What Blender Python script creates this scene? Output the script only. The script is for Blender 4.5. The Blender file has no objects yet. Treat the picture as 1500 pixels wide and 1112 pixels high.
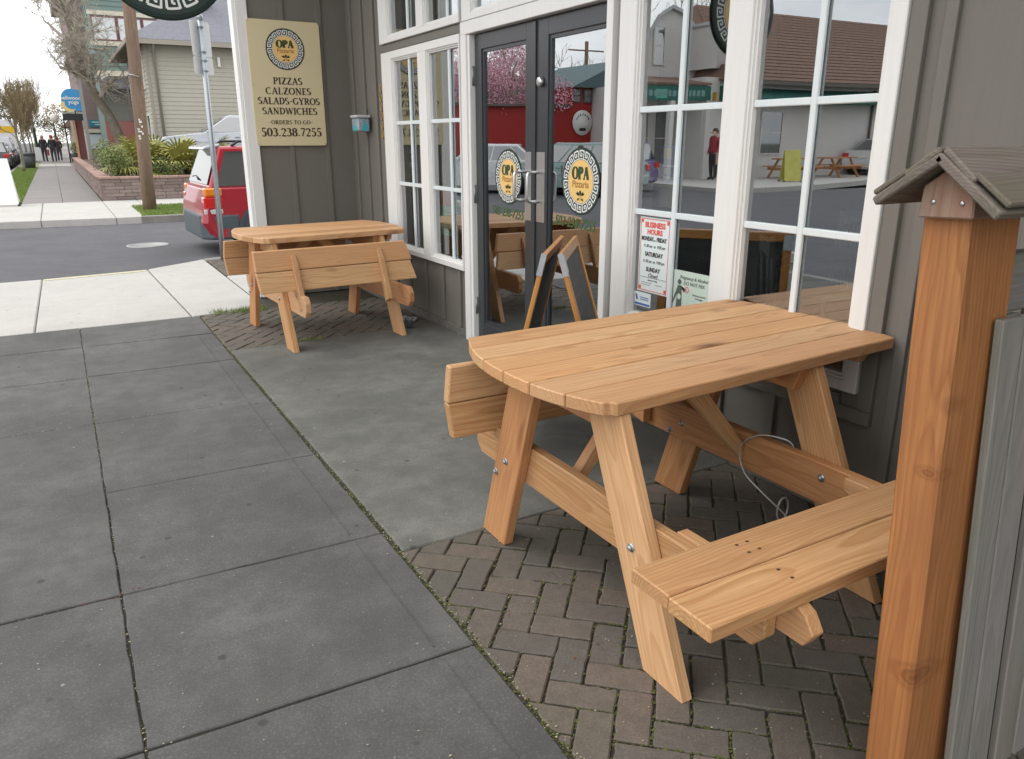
import bpy, bmesh, math, random
from mathutils import Vector, Matrix
random.seed(7)
S = bpy.context.scene
col = S.collection
PI = math.pi

# ---------------------------------------------------------------- camera
cam_d = bpy.data.cameras.new('camera')
cam = bpy.data.objects.new('camera', cam_d)
col.objects.link(cam)
S.camera = cam
cam_d.sensor_width = 36
cam_d.lens = 26.968
cam_d.clip_start = 0.02
cam_d.clip_end = 900
def norm(v):
    v = Vector(v); return v.normalized()
_f = 1123.669
_Y = norm((74-750, 206-556, _f)); _D = norm((757-750, 4150-556, _f)); _Z = -_D; _X = _Y.cross(_Z)
right = Vector((_X[0], _Y[0], _Z[0])); down = Vector((_X[1], _Y[1], _Z[1])); fwd = Vector((_X[2], _Y[2], _Z[2]))
mw = Matrix((( right[0], -down[0], -fwd[0], 0), (right[1], -down[1], -fwd[1], 0), (right[2], -down[2], -fwd[2], 1.4), (0, 0, 0, 1)))
cam.matrix_world = mw

# ---------------------------------------------------------------- world: bright overcast
SUN_EL, SUN_ROT = 52, 205
W = bpy.data.worlds.new('World'); S.world = W; W.use_nodes = True
nt = W.node_tree; nt.nodes.clear()
def nn(t, typ, **kw):
    n = t.nodes.new(typ)
    for k, v in kw.items(): setattr(n, k, v)
    return n
sky = nn(nt, 'ShaderNodeTexSky', sky_type='NISHITA', sun_disc=False, sun_elevation=math.radians(SUN_EL), sun_rotation=math.radians(SUN_ROT))
tc = nn(nt, 'ShaderNodeTexCoord')
mp = nn(nt, 'ShaderNodeMapping'); mp.inputs['Scale'].default_value = (1, 1, 2.6)
nz = nn(nt, 'ShaderNodeTexNoise'); nz.inputs['Scale'].default_value = 2.2; nz.inputs['Detail'].default_value = 5; nz.inputs['Roughness'].default_value = .55
cr = nn(nt, 'ShaderNodeValToRGB')
cr.color_ramp.elements[0].position = .30; cr.color_ramp.elements[0].color = (7.8, 7.9, 8.6, 1)
cr.color_ramp.elements[1].position = .62; cr.color_ramp.elements[1].color = (14.6, 14.4, 14.0, 1)
mx = nn(nt, 'ShaderNodeMix', data_type='RGBA'); mx.inputs['Factor'].default_value = .92
bg = nn(nt, 'ShaderNodeBackground'); bg.inputs['Strength'].default_value = .12
out = nn(nt, 'ShaderNodeOutputWorld')
L = nt.links.new
L(tc.outputs['Generated'], mp.inputs['Vector']); L(mp.outputs[0], nz.inputs['Vector']); L(nz.outputs['Fac'], cr.inputs['Fac'])
L(sky.outputs[0], mx.inputs['A']); L(cr.outputs[0], mx.inputs['B']); L(mx.outputs['Result'], bg.inputs['Color']); L(bg.outputs[0], out.inputs['Surface'])
sd = bpy.data.lights.new('sun', 'SUN'); sd.energy = .7; sd.angle = math.radians(25); sd.color = (1, .97, .92)
so = bpy.data.objects.new('sun', sd); col.objects.link(so)
# the veiled sun stands over the street, behind the camera's left shoulder
sdir = Vector((-math.cos(math.radians(SUN_EL))*math.sin(math.radians(50)), math.cos(math.radians(SUN_EL))*math.cos(math.radians(50)), math.sin(math.radians(SUN_EL))))
so.rotation_euler = sdir.to_track_quat('Z', 'Y').to_euler()
sky.sun_rotation = math.atan2(sdir.x, sdir.y)
S.view_settings.view_transform = 'Standard'
S.view_settings.look = 'None'
S.view_settings.exposure = 0.40
S.view_settings.gamma = 1
S.view_settings.use_curve_mapping = False
S.render.engine = 'CYCLES'
S.cycles.transparent_max_bounces = 16
S.cycles.max_bounces = 8

# ---------------------------------------------------------------- helpers
def tag(o, label=None, cat=None, group=None, kind=None):
    if label: o['label'] = label
    if cat: o['category'] = cat
    if group: o['group'] = group
    if kind: o['kind'] = kind
    return o
def wmat(o):
    m = o.matrix_basis.copy()
    if o.parent: m = wmat(o.parent) @ o.matrix_parent_inverse @ m
    return m
def link(o, parent=None):
    col.objects.link(o)
    if parent is not None:
        o.parent = parent
        o.matrix_parent_inverse = wmat(parent).inverted()
    return o
def empty(name, loc, label=None, cat=None, group=None, kind=None, rz=0):
    o = bpy.data.objects.new(name, None); o.empty_display_size = .1
    o.matrix_basis = Matrix.Translation(Vector(loc)) @ Matrix.Rotation(rz, 4, 'Z')
    col.objects.link(o)
    return tag(o, label, cat, group, kind)
def kids(o): return [c for c in col.objects if c.parent == o]
def copy_tree(o, parent=None, allk=None):
    if allk is None:
        allk = {}
        for c in col.objects:
            if c.parent: allk.setdefault(c.parent.name, []).append(c)
    c = o.copy(); col.objects.link(c); c.parent = parent
    for ch in allk.get(o.name, []): copy_tree(ch, c, allk)
    return c

class MB:
    """mesh builder"""
    def __init__(s): s.v = []; s.f = []; s.m = []; s.sm = []
    def add(s, vs, fs, mi=0, smooth=False):
        b = len(s.v); s.v += [tuple(v) for v in vs]
        for f in fs: s.f.append(tuple(b+i for i in f)); s.m.append(mi); s.sm.append(smooth)
        return s
    def box(s, x0, x1, y0, y1, z0, z1, mi=0, M=None):
        vs = [Vector((x, y, z)) for z in (z0, z1) for y in (y0, y1) for x in (x0, x1)]
        if M is not None: vs = [M @ v for v in vs]
        return s.add(vs, [(0, 2, 3, 1), (4, 5, 7, 6), (0, 1, 5, 4), (2, 6, 7, 3), (0, 4, 6, 2), (1, 3, 7, 5)], mi)
    def quad(s, a, b, c, d, mi=0): return s.add([a, b, c, d], [(0, 1, 2, 3)], mi)
    def prism(s, pts, vec, mi=0, smooth=False):
        vec = Vector(vec); n = len(pts); p = [Vector(q) for q in pts]
        nrm = Vector((0, 0, 0))
        for i in range(n): nrm += p[i].cross(p[(i+1) % n])
        if nrm.dot(vec) > 0: p.reverse()
        fs = [tuple(range(n)), tuple(range(2*n-1, n-1, -1))]
        fs += [(i, i+n, (i+1) % n+n, (i+1) % n) for i in range(n)]
        return s.add(p+[q+vec for q in p], fs, mi, smooth)
    def tube(s, pts, rad, n=8, mi=0, caps=True, smooth=True):
        pts = [Vector(p) for p in pts]
        if not isinstance(rad, (list, tuple)): rad = [rad]*len(pts)
        vs = []; up = None
        for i, p in enumerate(pts):
            d = (pts[min(i+1, len(pts)-1)]-pts[max(i-1, 0)])
            if d.length < 1e-9: d = Vector((0, 0, 1))
            d.normalize()
            if up is None: up = Vector((0, 0, 1)) if abs(d.z) < .9 else Vector((1, 0, 0))
            a = (up - d*up.dot(d))
            if a.length < 1e-6: a = d.orthogonal()
            a.normalize(); up = a; b = d.cross(a)
            for k in range(n):
                t = 2*PI*k/n; vs.append(p+(a*math.cos(t)+b*math.sin(t))*rad[i])
        fs = []
        for i in range(len(pts)-1):
            for k in range(n):
                k2 = (k+1) % n; fs.append((i*n+k, i*n+k2, (i+1)*n+k2, (i+1)*n+k))
        if caps:
            fs.append(tuple(range(n-1, -1, -1))); fs.append(tuple((len(pts)-1)*n+k for k in range(n)))
        return s.add(vs, fs, mi, smooth)
    def lathe(s, prof, c=(0, 0, 0), n=20, mi=0, axis='Z', smooth=True):
        c = Vector(c); vs = []
        for r, h in prof:
            for k in range(n):
                t = 2*PI*k/n; a, b = r*math.cos(t), r*math.sin(t)
                q = {'Z': (a, b, h), 'Y': (b, h, a), 'X': (h, a, b)}[axis]
                vs.append(c+Vector(q))
        fs = []
        for i in range(len(prof)-1):
            for k in range(n):
                k2 = (k+1) % n; fs.append((i*n+k, i*n+k2, (i+1)*n+k2, (i+1)*n+k))
        fs.append(tuple(range(n-1, -1, -1))); fs.append(tuple((len(prof)-1)*n+k for k in range(n)))
        return s.add(vs, fs, mi, smooth)
    def mesh(s, name, mats, bevel=0, seg=1):
        me = bpy.data.meshes.new(name)
        me.from_pydata(s.v, [], s.f)
        if not isinstance(mats, (list, tuple)): mats = [mats]
        for m in mats: me.materials.append(m)
        me.polygons.foreach_set('material_index', s.m)
        me.polygons.foreach_set('use_smooth', s.sm)
        if bevel:
            bm = bmesh.new(); bm.from_mesh(me)
            es = [e for e in bm.edges if len(e.link_faces) == 2 and e.calc_face_angle(0) > .5]
            bmesh.ops.bevel(bm, geom=es, offset=bevel, segments=seg, profile=.5, affect='EDGES', clamp_overlap=True)
            bm.to_mesh(me); bm.free()
        me.update()
        return me
    def build(s, name, mats, parent=None, bevel=0, M=None, **tg):
        """M: object frame (mesh data is converted into it)"""
        seg = tg.pop('seg', 1)
        if M is not None:
            inv = M.inverted(); s.v = [tuple(inv @ Vector(v)) for v in s.v]
        o = bpy.data.objects.new(name, s.mesh(name, mats, bevel, seg))
        if M is not None: o.matrix_basis = M
        link(o, parent)
        return tag(o, **tg)

def frame(origin, xdir, zdir=None):
    x = Vector(xdir).normalized()
    z = Vector(zdir) if zdir is not None else (Vector((0, 0, 1)) if abs(x.z) < .9 else Vector((0, 1, 0)))
    z = z - x*z.dot(x)
    if z.length < .05*max(1e-9, Vector(zdir).length if zdir is not None else 1): z = x.orthogonal()
    z.normalize(); y = z.cross(x)
    return Matrix(((x[0], y[0], z[0], origin[0]), (x[1], y[1], z[1], origin[1]), (x[2], y[2], z[2], origin[2]), (0, 0, 0, 1)))
def timber(name, parent, pts, vec, grain, mat, bevel=.004, **tg):
    """planar polygon pts extruded by vec, grain running along `grain`"""
    c = sum((Vector(p) for p in pts), Vector())/len(pts)+Vector(vec)/2
    return MB().prism(pts, vec).build(name, mat, parent, bevel, M=frame(c, grain, vec), **tg)
def rand_for(*a): return random.Random(hash(a) & 0xffff)
# ---------------------------------------------------------------- materials
MATS = {}
class NM:
    def __init__(s, name):
        s.m = bpy.data.materials.new(name); s.m.use_nodes = True; s.t = s.m.node_tree; s.t.nodes.clear()
        s.o = s.n('ShaderNodeOutputMaterial'); s.p = s.n('ShaderNodeBsdfPrincipled'); s.l(s.p.outputs[0], s.o.inputs[0])
    def n(s, typ, **kw):
        nd = s.t.nodes.new(typ)
        for k, v in kw.items():
            if k.startswith('i_'): nd.inputs[k[2:].replace('_', ' ')].default_value = v
            else: setattr(nd, k, v)
        return nd
    def l(s, a, b): s.t.links.new(a, b)
    def coord(s, kind='Object', scale=(1, 1, 1), rnd=False, rot=(0, 0, 0)):
        if kind == 'World': src = s.n('ShaderNodeNewGeometry').outputs['Position']
        else: src = s.n('ShaderNodeTexCoord').outputs[kind]
        if rnd:
            oi = s.n('ShaderNodeObjectInfo'); mu = s.n('ShaderNodeVectorMath', operation='SCALE'); mu.inputs[0].default_value = (37.1, 17.3, 23.7)
            s.l(oi.outputs['Random'], mu.inputs['Scale']); ad = s.n('ShaderNodeVectorMath', operation='ADD')
            s.l(src, ad.inputs[0]); s.l(mu.outputs[0], ad.inputs[1]); src = ad.outputs[0]
        mp = s.n('ShaderNodeMapping'); mp.inputs['Scale'].default_value = scale; mp.inputs['Rotation'].default_value = rot
        s.l(src, mp.inputs['Vector']); return mp.outputs[0]
    def noise(s, vec, scale, detail=4, rough=.55, dist=0):
        n = s.n('ShaderNodeTexNoise'); n.inputs['Scale'].default_value = scale; n.inputs['Detail'].default_value = detail
        n.inputs['Roughness'].default_value = rough; n.inputs['Distortion'].default_value = dist; s.l(vec, n.inputs['Vector']); return n.outputs['Fac']
    def ramp(s, fac, stops):
        r = s.n('ShaderNodeValToRGB'); e = r.color_ramp.elements
        while len(e) < len(stops): e.new(.5)
        for i, (p, c) in enumerate(stops):
            e[i].position = p; e[i].color = (*c, 1) if isinstance(c, (tuple, list)) else (c, c, c, 1)
        s.l(fac, r.inputs[0]); return r.outputs[0]
    def mix(s, fac, a, b, mode='MIX'):
        m = s.n('ShaderNodeMix', data_type='RGBA', blend_type=mode)
        for inp, v in (('Factor', fac), ('A', a), ('B', b)):
            if isinstance(v, (int, float)): m.inputs[inp].default_value = v if inp == 'Factor' else (v, v, v, 1)
            elif isinstance(v, (tuple, list)): m.inputs[inp].default_value = (*v, 1)
            else: s.l(v, m.inputs[inp])
        return m.outputs['Result']
    def math(s, op, a, b=0):
        m = s.n('ShaderNodeMath', operation=op)
        for i, v in ((0, a), (1, b)):
            if isinstance(v, (int, float)): m.inputs[i].default_value = v
            else: s.l(v, m.inputs[i])
        return m.outputs[0]
    def col(s, c):
        if isinstance(c, (tuple, list)): s.p.inputs['Base Color'].default_value = (*c, 1)
        else: s.l(c, s.p.inputs['Base Color'])
        return s
    def rough(s, r):
        if isinstance(r, (int, float)): s.p.inputs['Roughness'].default_value = r
        else: s.l(r, s.p.inputs['Roughness'])
        return s
    def bump(s, h, strength=.3, dist=.01):
        b = s.n('ShaderNodeBump'); b.inputs['Strength'].default_value = strength; b.inputs['Distance'].default_value = dist
        s.l(h, b.inputs['Height']); s.l(b.outputs[0], s.p.inputs['Normal']); return s

def plain(name, c, rough=.6, metal=0, spec=.5, coat=0, var=.08, nscale=14, bump=0):
    if name in MATS: return MATS[name]
    k = NM(name); v = k.coord('Object')
    f = k.noise(v, nscale, 5)
    k.col(k.mix(f, [x*(1-var*1.6) for x in c], [min(1, x*(1+var*1.6)) for x in c])).rough(rough)
    k.p.inputs['Metallic'].default_value = metal; k.p.inputs['Specular IOR Level'].default_value = spec; k.p.inputs['Coat Weight'].default_value = coat
    if bump: k.bump(k.noise(v, nscale*6, 3), bump, .004)
    MATS[name] = k.m; return k.m

def wood(name, light, dark, ring=32, knots=True, sat=1, rough=.55, dirt=None, knotscale=2.2, contrast=1.0, coarse=1, at=()):
    if name in MATS: return MATS[name]
    k = NM(name)
    v = k.coord('Object', rnd=True)
    # slow wander of the grain along the length
    w = k.n('ShaderNodeTexNoise'); w.inputs['Scale'].default_value = 1.0; w.inputs['Detail'].default_value = 2
    mpw = k.n('ShaderNodeMapping'); mpw.inputs['Scale'].default_value = (1.3, 5, 5); k.l(v, mpw.inputs['Vector']); k.l(mpw.outputs[0], w.inputs['Vector'])
    sub = k.n('ShaderNodeVectorMath', operation='SUBTRACT'); k.l(w.outputs['Color'], sub.inputs[0]); sub.inputs[1].default_value = (.5, .5, .5)
    sc = k.n('ShaderNodeVectorMath', operation='MULTIPLY'); k.l(sub.outputs[0], sc.inputs[0]); sc.inputs[1].default_value = (0, .09, .09)
    ad = k.n('ShaderNodeVectorMath', operation='ADD'); k.l(v, ad.inputs[0]); k.l(sc.outputs[0], ad.inputs[1])
    # knots: stretched cells, and the grain bends round them
    mk = k.n('ShaderNodeMapping'); mk.inputs['Scale'].default_value = (knotscale, knotscale*3.2, knotscale*3.2); k.l(v, mk.inputs['Vector'])
    vo = k.n('ShaderNodeTexVoronoi'); vo.inputs['Scale'].default_value = 1.0; k.l(mk.outputs[0], vo.inputs['Vector'])
    kd = vo.outputs['Distance']
    kn = k.n('ShaderNodeMapRange'); kn.inputs['From Min'].default_value = .22; kn.inputs['From Max'].default_value = .04; k.l(kd, kn.inputs['Value'])
    vo0 = k.coord('Object')
    oi0 = k.n('ShaderNodeObjectInfo'); wn = k.n('ShaderNodeTexWhiteNoise', noise_dimensions='1D'); k.l(oi0.outputs['Random'], wn.inputs['W'])
    ofs = k.n('ShaderNodeVectorMath', operation='MULTIPLY_ADD'); k.l(wn.outputs['Color'], ofs.inputs[0]); ofs.inputs[1].default_value = (0, .13, .09); ofs.inputs[2].default_value = (0, -.065, .012)
    ad2 = k.n('ShaderNodeVectorMath', operation='ADD'); k.l(vo0, ad2.inputs[0]); k.l(sc.outputs[0], ad2.inputs[1])
    ad3 = k.n('ShaderNodeVectorMath', operation='ADD'); k.l(ad2.outputs[0], ad3.inputs[0]); k.l(ofs.outputs[0], ad3.inputs[1])
    ringv = k.n('ShaderNodeMapping'); ringv.inputs['Scale'].default_value = (.035, 1, 1); k.l(ad3.outputs[0], ringv.inputs['Vector'])
    wv = k.n('ShaderNodeTexWave', wave_type='RINGS', rings_direction='X', wave_profile='SAW'); wv.inputs['Scale'].default_value = ring
    wv.inputs['Distortion'].default_value = 5.5; wv.inputs['Detail'].default_value = 2; wv.inputs['Detail Scale'].default_value = .12
    k.l(ringv.outputs[0], wv.inputs['Vector'])
    fib = k.noise(k_map(k, v, (3, 110, 110)), 1, 3, .6)
    blot = k.noise(k_map(k, v, (1.2, 7, 7)), 1, 3)
    rg = k.ramp(wv.outputs['Fac'], [(0, 0.0), (.45, .15), (.9, 1.0), (1, .1)])
    base = k.mix(k.math('MULTIPLY', rg, .70*contrast), light, dark)
    base = k.mix(k.ramp(fib, [(.35, 0), (.7, .5)]), base, [x*.72 for x in dark])
    base = k.mix(k.ramp(blot, [(.42, 0), (.70, .42)]), base, (min(1, light[0]*.98), light[1]*.80, light[2]*.72))
    base = k.mix(k.ramp(k.noise(k_map(k, v, (2.2, 16, 16)), 1, 4, .7), [(.56, 0), (.74, .35)]), base, [x*.75 for x in dark])
    oi = k.n('ShaderNodeObjectInfo')
    hs = k.n('ShaderNodeHueSaturation'); k.l(base, hs.inputs['Color'])
    k.l(k.math('ADD', k.math('MULTIPLY', oi.outputs['Random'], .30), .84), hs.inputs['Value'])
    pk = k.n('ShaderNodeTexWhiteNoise', noise_dimensions='1D'); k.l(k.math('ADD', oi.outputs['Random'], 3.7), pk.inputs['W'])
    base = k.mix(k.math('MULTIPLY', pk.outputs['Value'], .38), hs.outputs[0], (light[0]*.98, light[1]*.86, light[2]*.98))
    if knots:
        kk = k.math('MULTIPLY', kn.outputs[0], k.ramp(k.noise(mk.outputs[0], .9, 1), [(.47, 0), (.55, 1)]))
        base = k.mix(kk, base, (dark[0]*.35, dark[1]*.24, dark[2]*.2))
    for kx, ky, kz, kr in at:                                        # the big knots of this one timber
        sb = k.n('ShaderNodeVectorMath', operation='SUBTRACT'); k.l(ad2.outputs[0], sb.inputs[0]); sb.inputs[1].default_value = (kx, ky, kz)
        ml = k.n('ShaderNodeVectorMath', operation='MULTIPLY'); k.l(sb.outputs[0], ml.inputs[0]); ml.inputs[1].default_value = (1/kr*1.7, 1/kr, .6/kr)
        ln = k.n('ShaderNodeVectorMath', operation='LENGTH'); k.l(ml.outputs[0], ln.inputs[0]); wob = k.math('ADD', ln.outputs['Value'], k.math('MULTIPLY', k.noise(k_map(k, v, (30, 30, 30)), 1, 2), .5))
        base = k.mix(k.ramp(k.math('MULTIPLY', wob, .4), [(.12, .75), (.28, .35), (.36, .6), (.44, .1), (.55, .3), (.72, 0)]), base, (dark[0]*.45, dark[1]*.35, dark[2]*.4))
    if dirt: base = k.mix(k.ramp(k.noise(k_map(k, v, (2, 9, 9)), 1, 5), [(.45, 0), (.75, .85)]), base, dirt)
    k.col(base).rough(rough); k.p.inputs['Specular IOR Level'].default_value = .35
    k.bump(k.mix(.5, rg, fib), .35, .0012)
    MATS[name] = k.m; return k.m
def k_map(k, v, s):
    m = k.n('ShaderNodeMapping'); m.inputs['Scale'].default_value = s; k.l(v, m.inputs['Vector']); return m.outputs[0]

FIR = wood('fresh_fir', (.60, .365, .175), (.40, .18, .062))
FIR2 = wood('fresh_fir_pale', (.64, .415, .215), (.44, .215, .08))
FIR3 = wood('fresh_fir_red', (.56, .30, .13), (.38, .145, .05), contrast=.8)
CEDAR = wood('cedar_post', (.50, .225, .078), (.25, .085, .028), ring=26, knotscale=1.5, contrast=.8, dirt=(.27, .115, .045), at=((.30, .07, -.07, .036), (-.29, .06, -.07, .042), (.16, .02, -.075, .02)))
GREYWOOD = wood('weathered_wood', (.26, .26, .235), (.15, .148, .13), ring=40, knots=False, rough=.85, dirt=(.15, .165, .12), contrast=.7)
MOSSWOOD = wood('mossy_wood', (.21, .19, .155), (.065, .055, .042), ring=45, knots=False, rough=.9, dirt=(.10, .105, .062))
BLOCKWOOD = wood('weathered_block', (.42, .33, .26), (.24, .13, .08), ring=50, knots=False, rough=.8, dirt=(.25, .11, .06))
EASELWOOD = wood('varnished_pine', (.58, .30, .085), (.42, .18, .04), ring=60, knots=False, rough=.35)
TELEWOOD = wood('pole_wood', (.27, .20, .145), (.10, .068, .045), ring=30, knots=False, rough=.9, dirt=(.12, .085, .06))

def concrete(name, c, stain=.5, speck=True, scale=1, rough=.85, patchy=.35, damp=None, bumps=.5):
    k = NM(name); v = k.coord('World')
    a = k.noise(v, 1.3*scale, 6, .62); b = k.noise(v, 9*scale, 5, .65); g = k.noise(v, 160, 3, .7); h = k.noise(v, 45, 4, .7); bl = k.noise(v, 3.6*scale, 6, .7, .6)
    base = k.mix(k.ramp(a, [(.3, 0), (.72, 1)]), [x*(1-patchy) for x in c], [min(1, x*(1+patchy)) for x in c])
    base = k.mix(k.ramp(b, [(.35, stain), (.6, 0)]), base, [x*.62 for x in c])
    base = k.mix(k.ramp(bl, [(.50, 0), (.68, stain*.75)]), base, [x*.58 for x in c])
    base = k.mix(k.ramp(bl, [(.30, stain*.6), (.44, 0)]), base, [min(1, x*1.35) for x in c])
    base = k.mix(k.ramp(g, [(.42, .35), (.56, 0)]), base, [x*.45 for x in c])
    base = k.mix(k.ramp(g, [(.60, 0), (.72, .45)]), base, [min(1, x*2.0+.03) for x in c])
    if damp: base = k.mix(k.ramp(k.noise(v, 2.7, 4, .6), [(.5, 0), (.7, .7)]), base, damp)
    if speck:
        vo = k.n('ShaderNodeTexVoronoi'); vo.inputs['Scale'].default_value = 5.5; k.l(v, vo.inputs['Vector'])
        base = k.mix(k.ramp(vo.outputs['Distance'], [(.05, .75), (.085, 0)]), base, [x*.35 for x in c])
        vp = k.n('ShaderNodeTexVoronoi'); vp.inputs['Scale'].default_value = 7.1; k.l(k_map(k, v, (1, 1, 1)), vp.inputs['Vector'])
        base = k.mix(k.ramp(vp.outputs['Distance'], [(.026, .7), (.045, 0)]), base, [min(1, x*2.8) for x in c])
    k.col(base).rough(rough); k.bump(k.mix(.5, g, h), bumps, .003)
    return k.m
WALK = concrete('old_concrete', (.116, .116, .112), stain=.55, patchy=.42)
ENTRY = concrete('entry_concrete', (.155, .157, .142), stain=.5, patchy=.45, damp=(.095, .098, .085))
WHITEC = concrete('new_concrete', (.50, .49, .46), stain=.15, patchy=.08)
FARWALK = concrete('far_concrete', (.24, .225, .215), stain=.15, patchy=.1, speck=False)
FOUND = concrete('foundation_concrete', (.17, .165, .145), stain=.7, patchy=.3, speck=False, scale=3)
ASPH = concrete('asphalt', (.105, .105, .115), stain=.3, patchy=.18, speck=False, rough=.9)
DIRT = concrete('joint_dirt', (.050, .045, .030), stain=.5, speck=False)

def brickm(name, c1, c2, c3, moss=True):
    k = NM(name); oi = k.n('ShaderNodeObjectInfo'); v = k.coord('World')
    base = k.ramp(oi.outputs['Random'], [(0, c1), (.5, c2), (1, c3)])
    b = k.noise(v, 22, 5, .7); g = k.noise(v, 190, 3, .7); a = k.noise(v, 2.2, 4, .6)
    base = k.mix(k.ramp(b, [(.35, .45), (.6, 0)]), base, [x*.55 for x in c2])
    base = k.mix(k.ramp(g, [(.44, .3), (.58, 0)]), base, [x*.4 for x in c1])
    base = k.mix(k.ramp(g, [(.62, 0), (.72, .4)]), base, [x*1.9 for x in c3])
    if moss: base = k.mix(k.ramp(a, [(.45, 0), (.72, .55)]), base, (.085, .085, .060))
    k.col(base).rough(.88); k.bump(k.mix(.4, g, b), .6, .003)
    return k.m
PAVER = brickm('paver_brick', (.122, .112, .096), (.148, .128, .106), (.170, .134, .108))
WALLBRICK = brickm('planter_block', (.20, .15, .135), (.27, .21, .19), (.33, .26, .235), moss=False)
CAPSTONE = brickm('planter_cap', (.34, .205, .165), (.38, .24, .20), (.42, .28, .235), moss=False)

def paint(name, c, rough=.5, grain=.25, dirt=.12, vert=True):
    k = NM(name); v = k.coord('World')
    a = k.noise(k_map(k, v, (1.2, 1.2, .35)), 1, 5, .6); g = k.noise(k_map(k, v, (60, 60, 4 if vert else 60)), 1, 4, .65); h = k.noise(v, 240, 2)
    base = k.mix(k.ramp(a, [(.35, dirt), (.65, 0)]), c, [x*.6 for x in c])
    base = k.mix(k.ramp(g, [(.35, .14), (.6, 0)]), base, [x*.7 for x in c])
    k.col(base).rough(rough); k.bump(k.mix(.5, g, h), grain, .003); return k.m
TAUPE = paint('taupe_siding', (.172, .160, .140), .62, .5)
WHITE = paint('white_trim', (.80, .80, .78), .4, .12, .10)
MUNT = paint('white_muntin', (.72, .78, .79), .35, .05, .05)
BLACKD = paint('black_door_paint', (.042, .047, .052), .28, .08, .1)
LINTEL = paint('dark_lintel', (.03, .03, .03), .6)

def glass(name, ior=2.1, tint=(.92, .96, .98), wob=.0, trans=(.9, .94, .93)):
    m = bpy.data.materials.new(name); m.use_nodes = True; t = m.node_tree; t.nodes.clear()
    o = t.nodes.new('ShaderNodeOutputMaterial'); mx = t.nodes.new('ShaderNodeMixShader'); tr = t.nodes.new('ShaderNodeBsdfTransparent'); g = t.nodes.new('ShaderNodeBsdfGlossy')
    tr.inputs[0].default_value = (*trans, 1); g.inputs['Color'].default_value = (*tint, 1); g.inputs['Roughness'].default_value = 0.0
    fr0 = t.nodes.new('ShaderNodeFresnel'); fr0.inputs['IOR'].default_value = ior; fr = t.nodes.new('ShaderNodeMath'); fr.operation = 'MULTIPLY_ADD'; fr.use_clamp = True; fr.inputs[1].default_value = 1.55; fr.inputs[2].default_value = .15; t.links.new(fr0.outputs[0], fr.inputs[0])
    # same reflectance from either side of the pane
    t.links.new(fr.outputs[0], mx.inputs[0]); t.links.new(tr.outputs[0], mx.inputs[1]); t.links.new(g.outputs[0], mx.inputs[2]); t.links.new(mx.outputs[0], o.inputs[0])
    if wob:
        nz = t.nodes.new('ShaderNodeTexNoise'); nz.inputs['Scale'].default_value = 1.6; nz.inputs['Detail'].default_value = 0
        ge = t.nodes.new('ShaderNodeNewGeometry'); t.links.new(ge.outputs['Position'], nz.inputs['Vector'])
        b = t.nodes.new('ShaderNodeBump'); b.inputs['Strength'].default_value = wob; b.inputs['Distance'].default_value = .02
        t.links.new(nz.outputs[0], b.inputs['Height']); t.links.new(b.outputs[0], g.inputs['Normal'])
    return m
GLASS = glass('window_glass', 2.35, wob=.05)
CARGLASS = plain('car_glass', (.03, .04, .045), .03, 0, 1.0, 0, 0)
for n_ in CARGLASS.node_tree.nodes:
    if n_.type == 'BSDF_PRINCIPLED': n_.inputs['IOR'].default_value = 2.3
def foliage(name, c1, c2, c3=None, rough=.6):
    k = NM(name); v = k.coord('World'); oi = k.n('ShaderNodeObjectInfo')
    f = k.noise(v, 4, 3); f2 = k.noise(v, 30, 2)
    base = k.mix(k.ramp(f, [(.3, 0), (.7, 1)]), c1, c2); base = k.mix(k.ramp(f2, [(.4, 0), (.7, .8)]), base, c3 or c2)
    k.col(base).rough(rough); k.p.inputs['Specular IOR Level'].default_value = .3
    return k.m
GRASS = foliage('lawn_grass', (.13, .19, .045), (.21, .29, .07), (.26, .34, .10))
MOSS = foliage('moss', (.045, .058, .018), (.085, .095, .028), (.13, .14, .045), .9)
PALM = foliage('fan_palm_leaf', (.16, .20, .04), (.30, .30, .07), (.46, .40, .12), .45)
SHRUB = foliage('shrub_leaf', (.075, .12, .035), (.15, .19, .06), (.24, .25, .09))
BARK = foliage('bark', (.17, .15, .12), (.28, .255, .215), (.14, .14, .09), .95)
TWIG = foliage('twig', (.38, .345, .29), (.48, .44, .37), (.30, .27, .21), .95)
TWIGY = foliage('budding_twig', (.27, .215, .13), (.34, .28, .16), (.22, .16, .10), .95)
BLOSSOM = foliage('plum_blossom', (.62, .33, .41), (.80, .52, .60), (.50, .25, .32), .8)
CONIFER = foliage('conifer', (.025, .045, .025), (.045, .07, .035), (.06, .08, .04), .9)
STEEL = plain('brushed_steel', (.62, .62, .61), .32, 1.0, var=.05)
GALV = plain('galvanised', (.42, .46, .49), .42, .75, var=.12, nscale=30)
ALU = plain('sign_back', (.74, .75, .76), .45, .15, var=.05)
RUBBER = plain('tyre_rubber', (.02, .02, .021), .8)
BLACK = plain('black_plastic', (.022, .023, .025), .5)
CHALK = plain('chalkboard', (.03, .034, .036), .6, var=.5, nscale=5)
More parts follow.
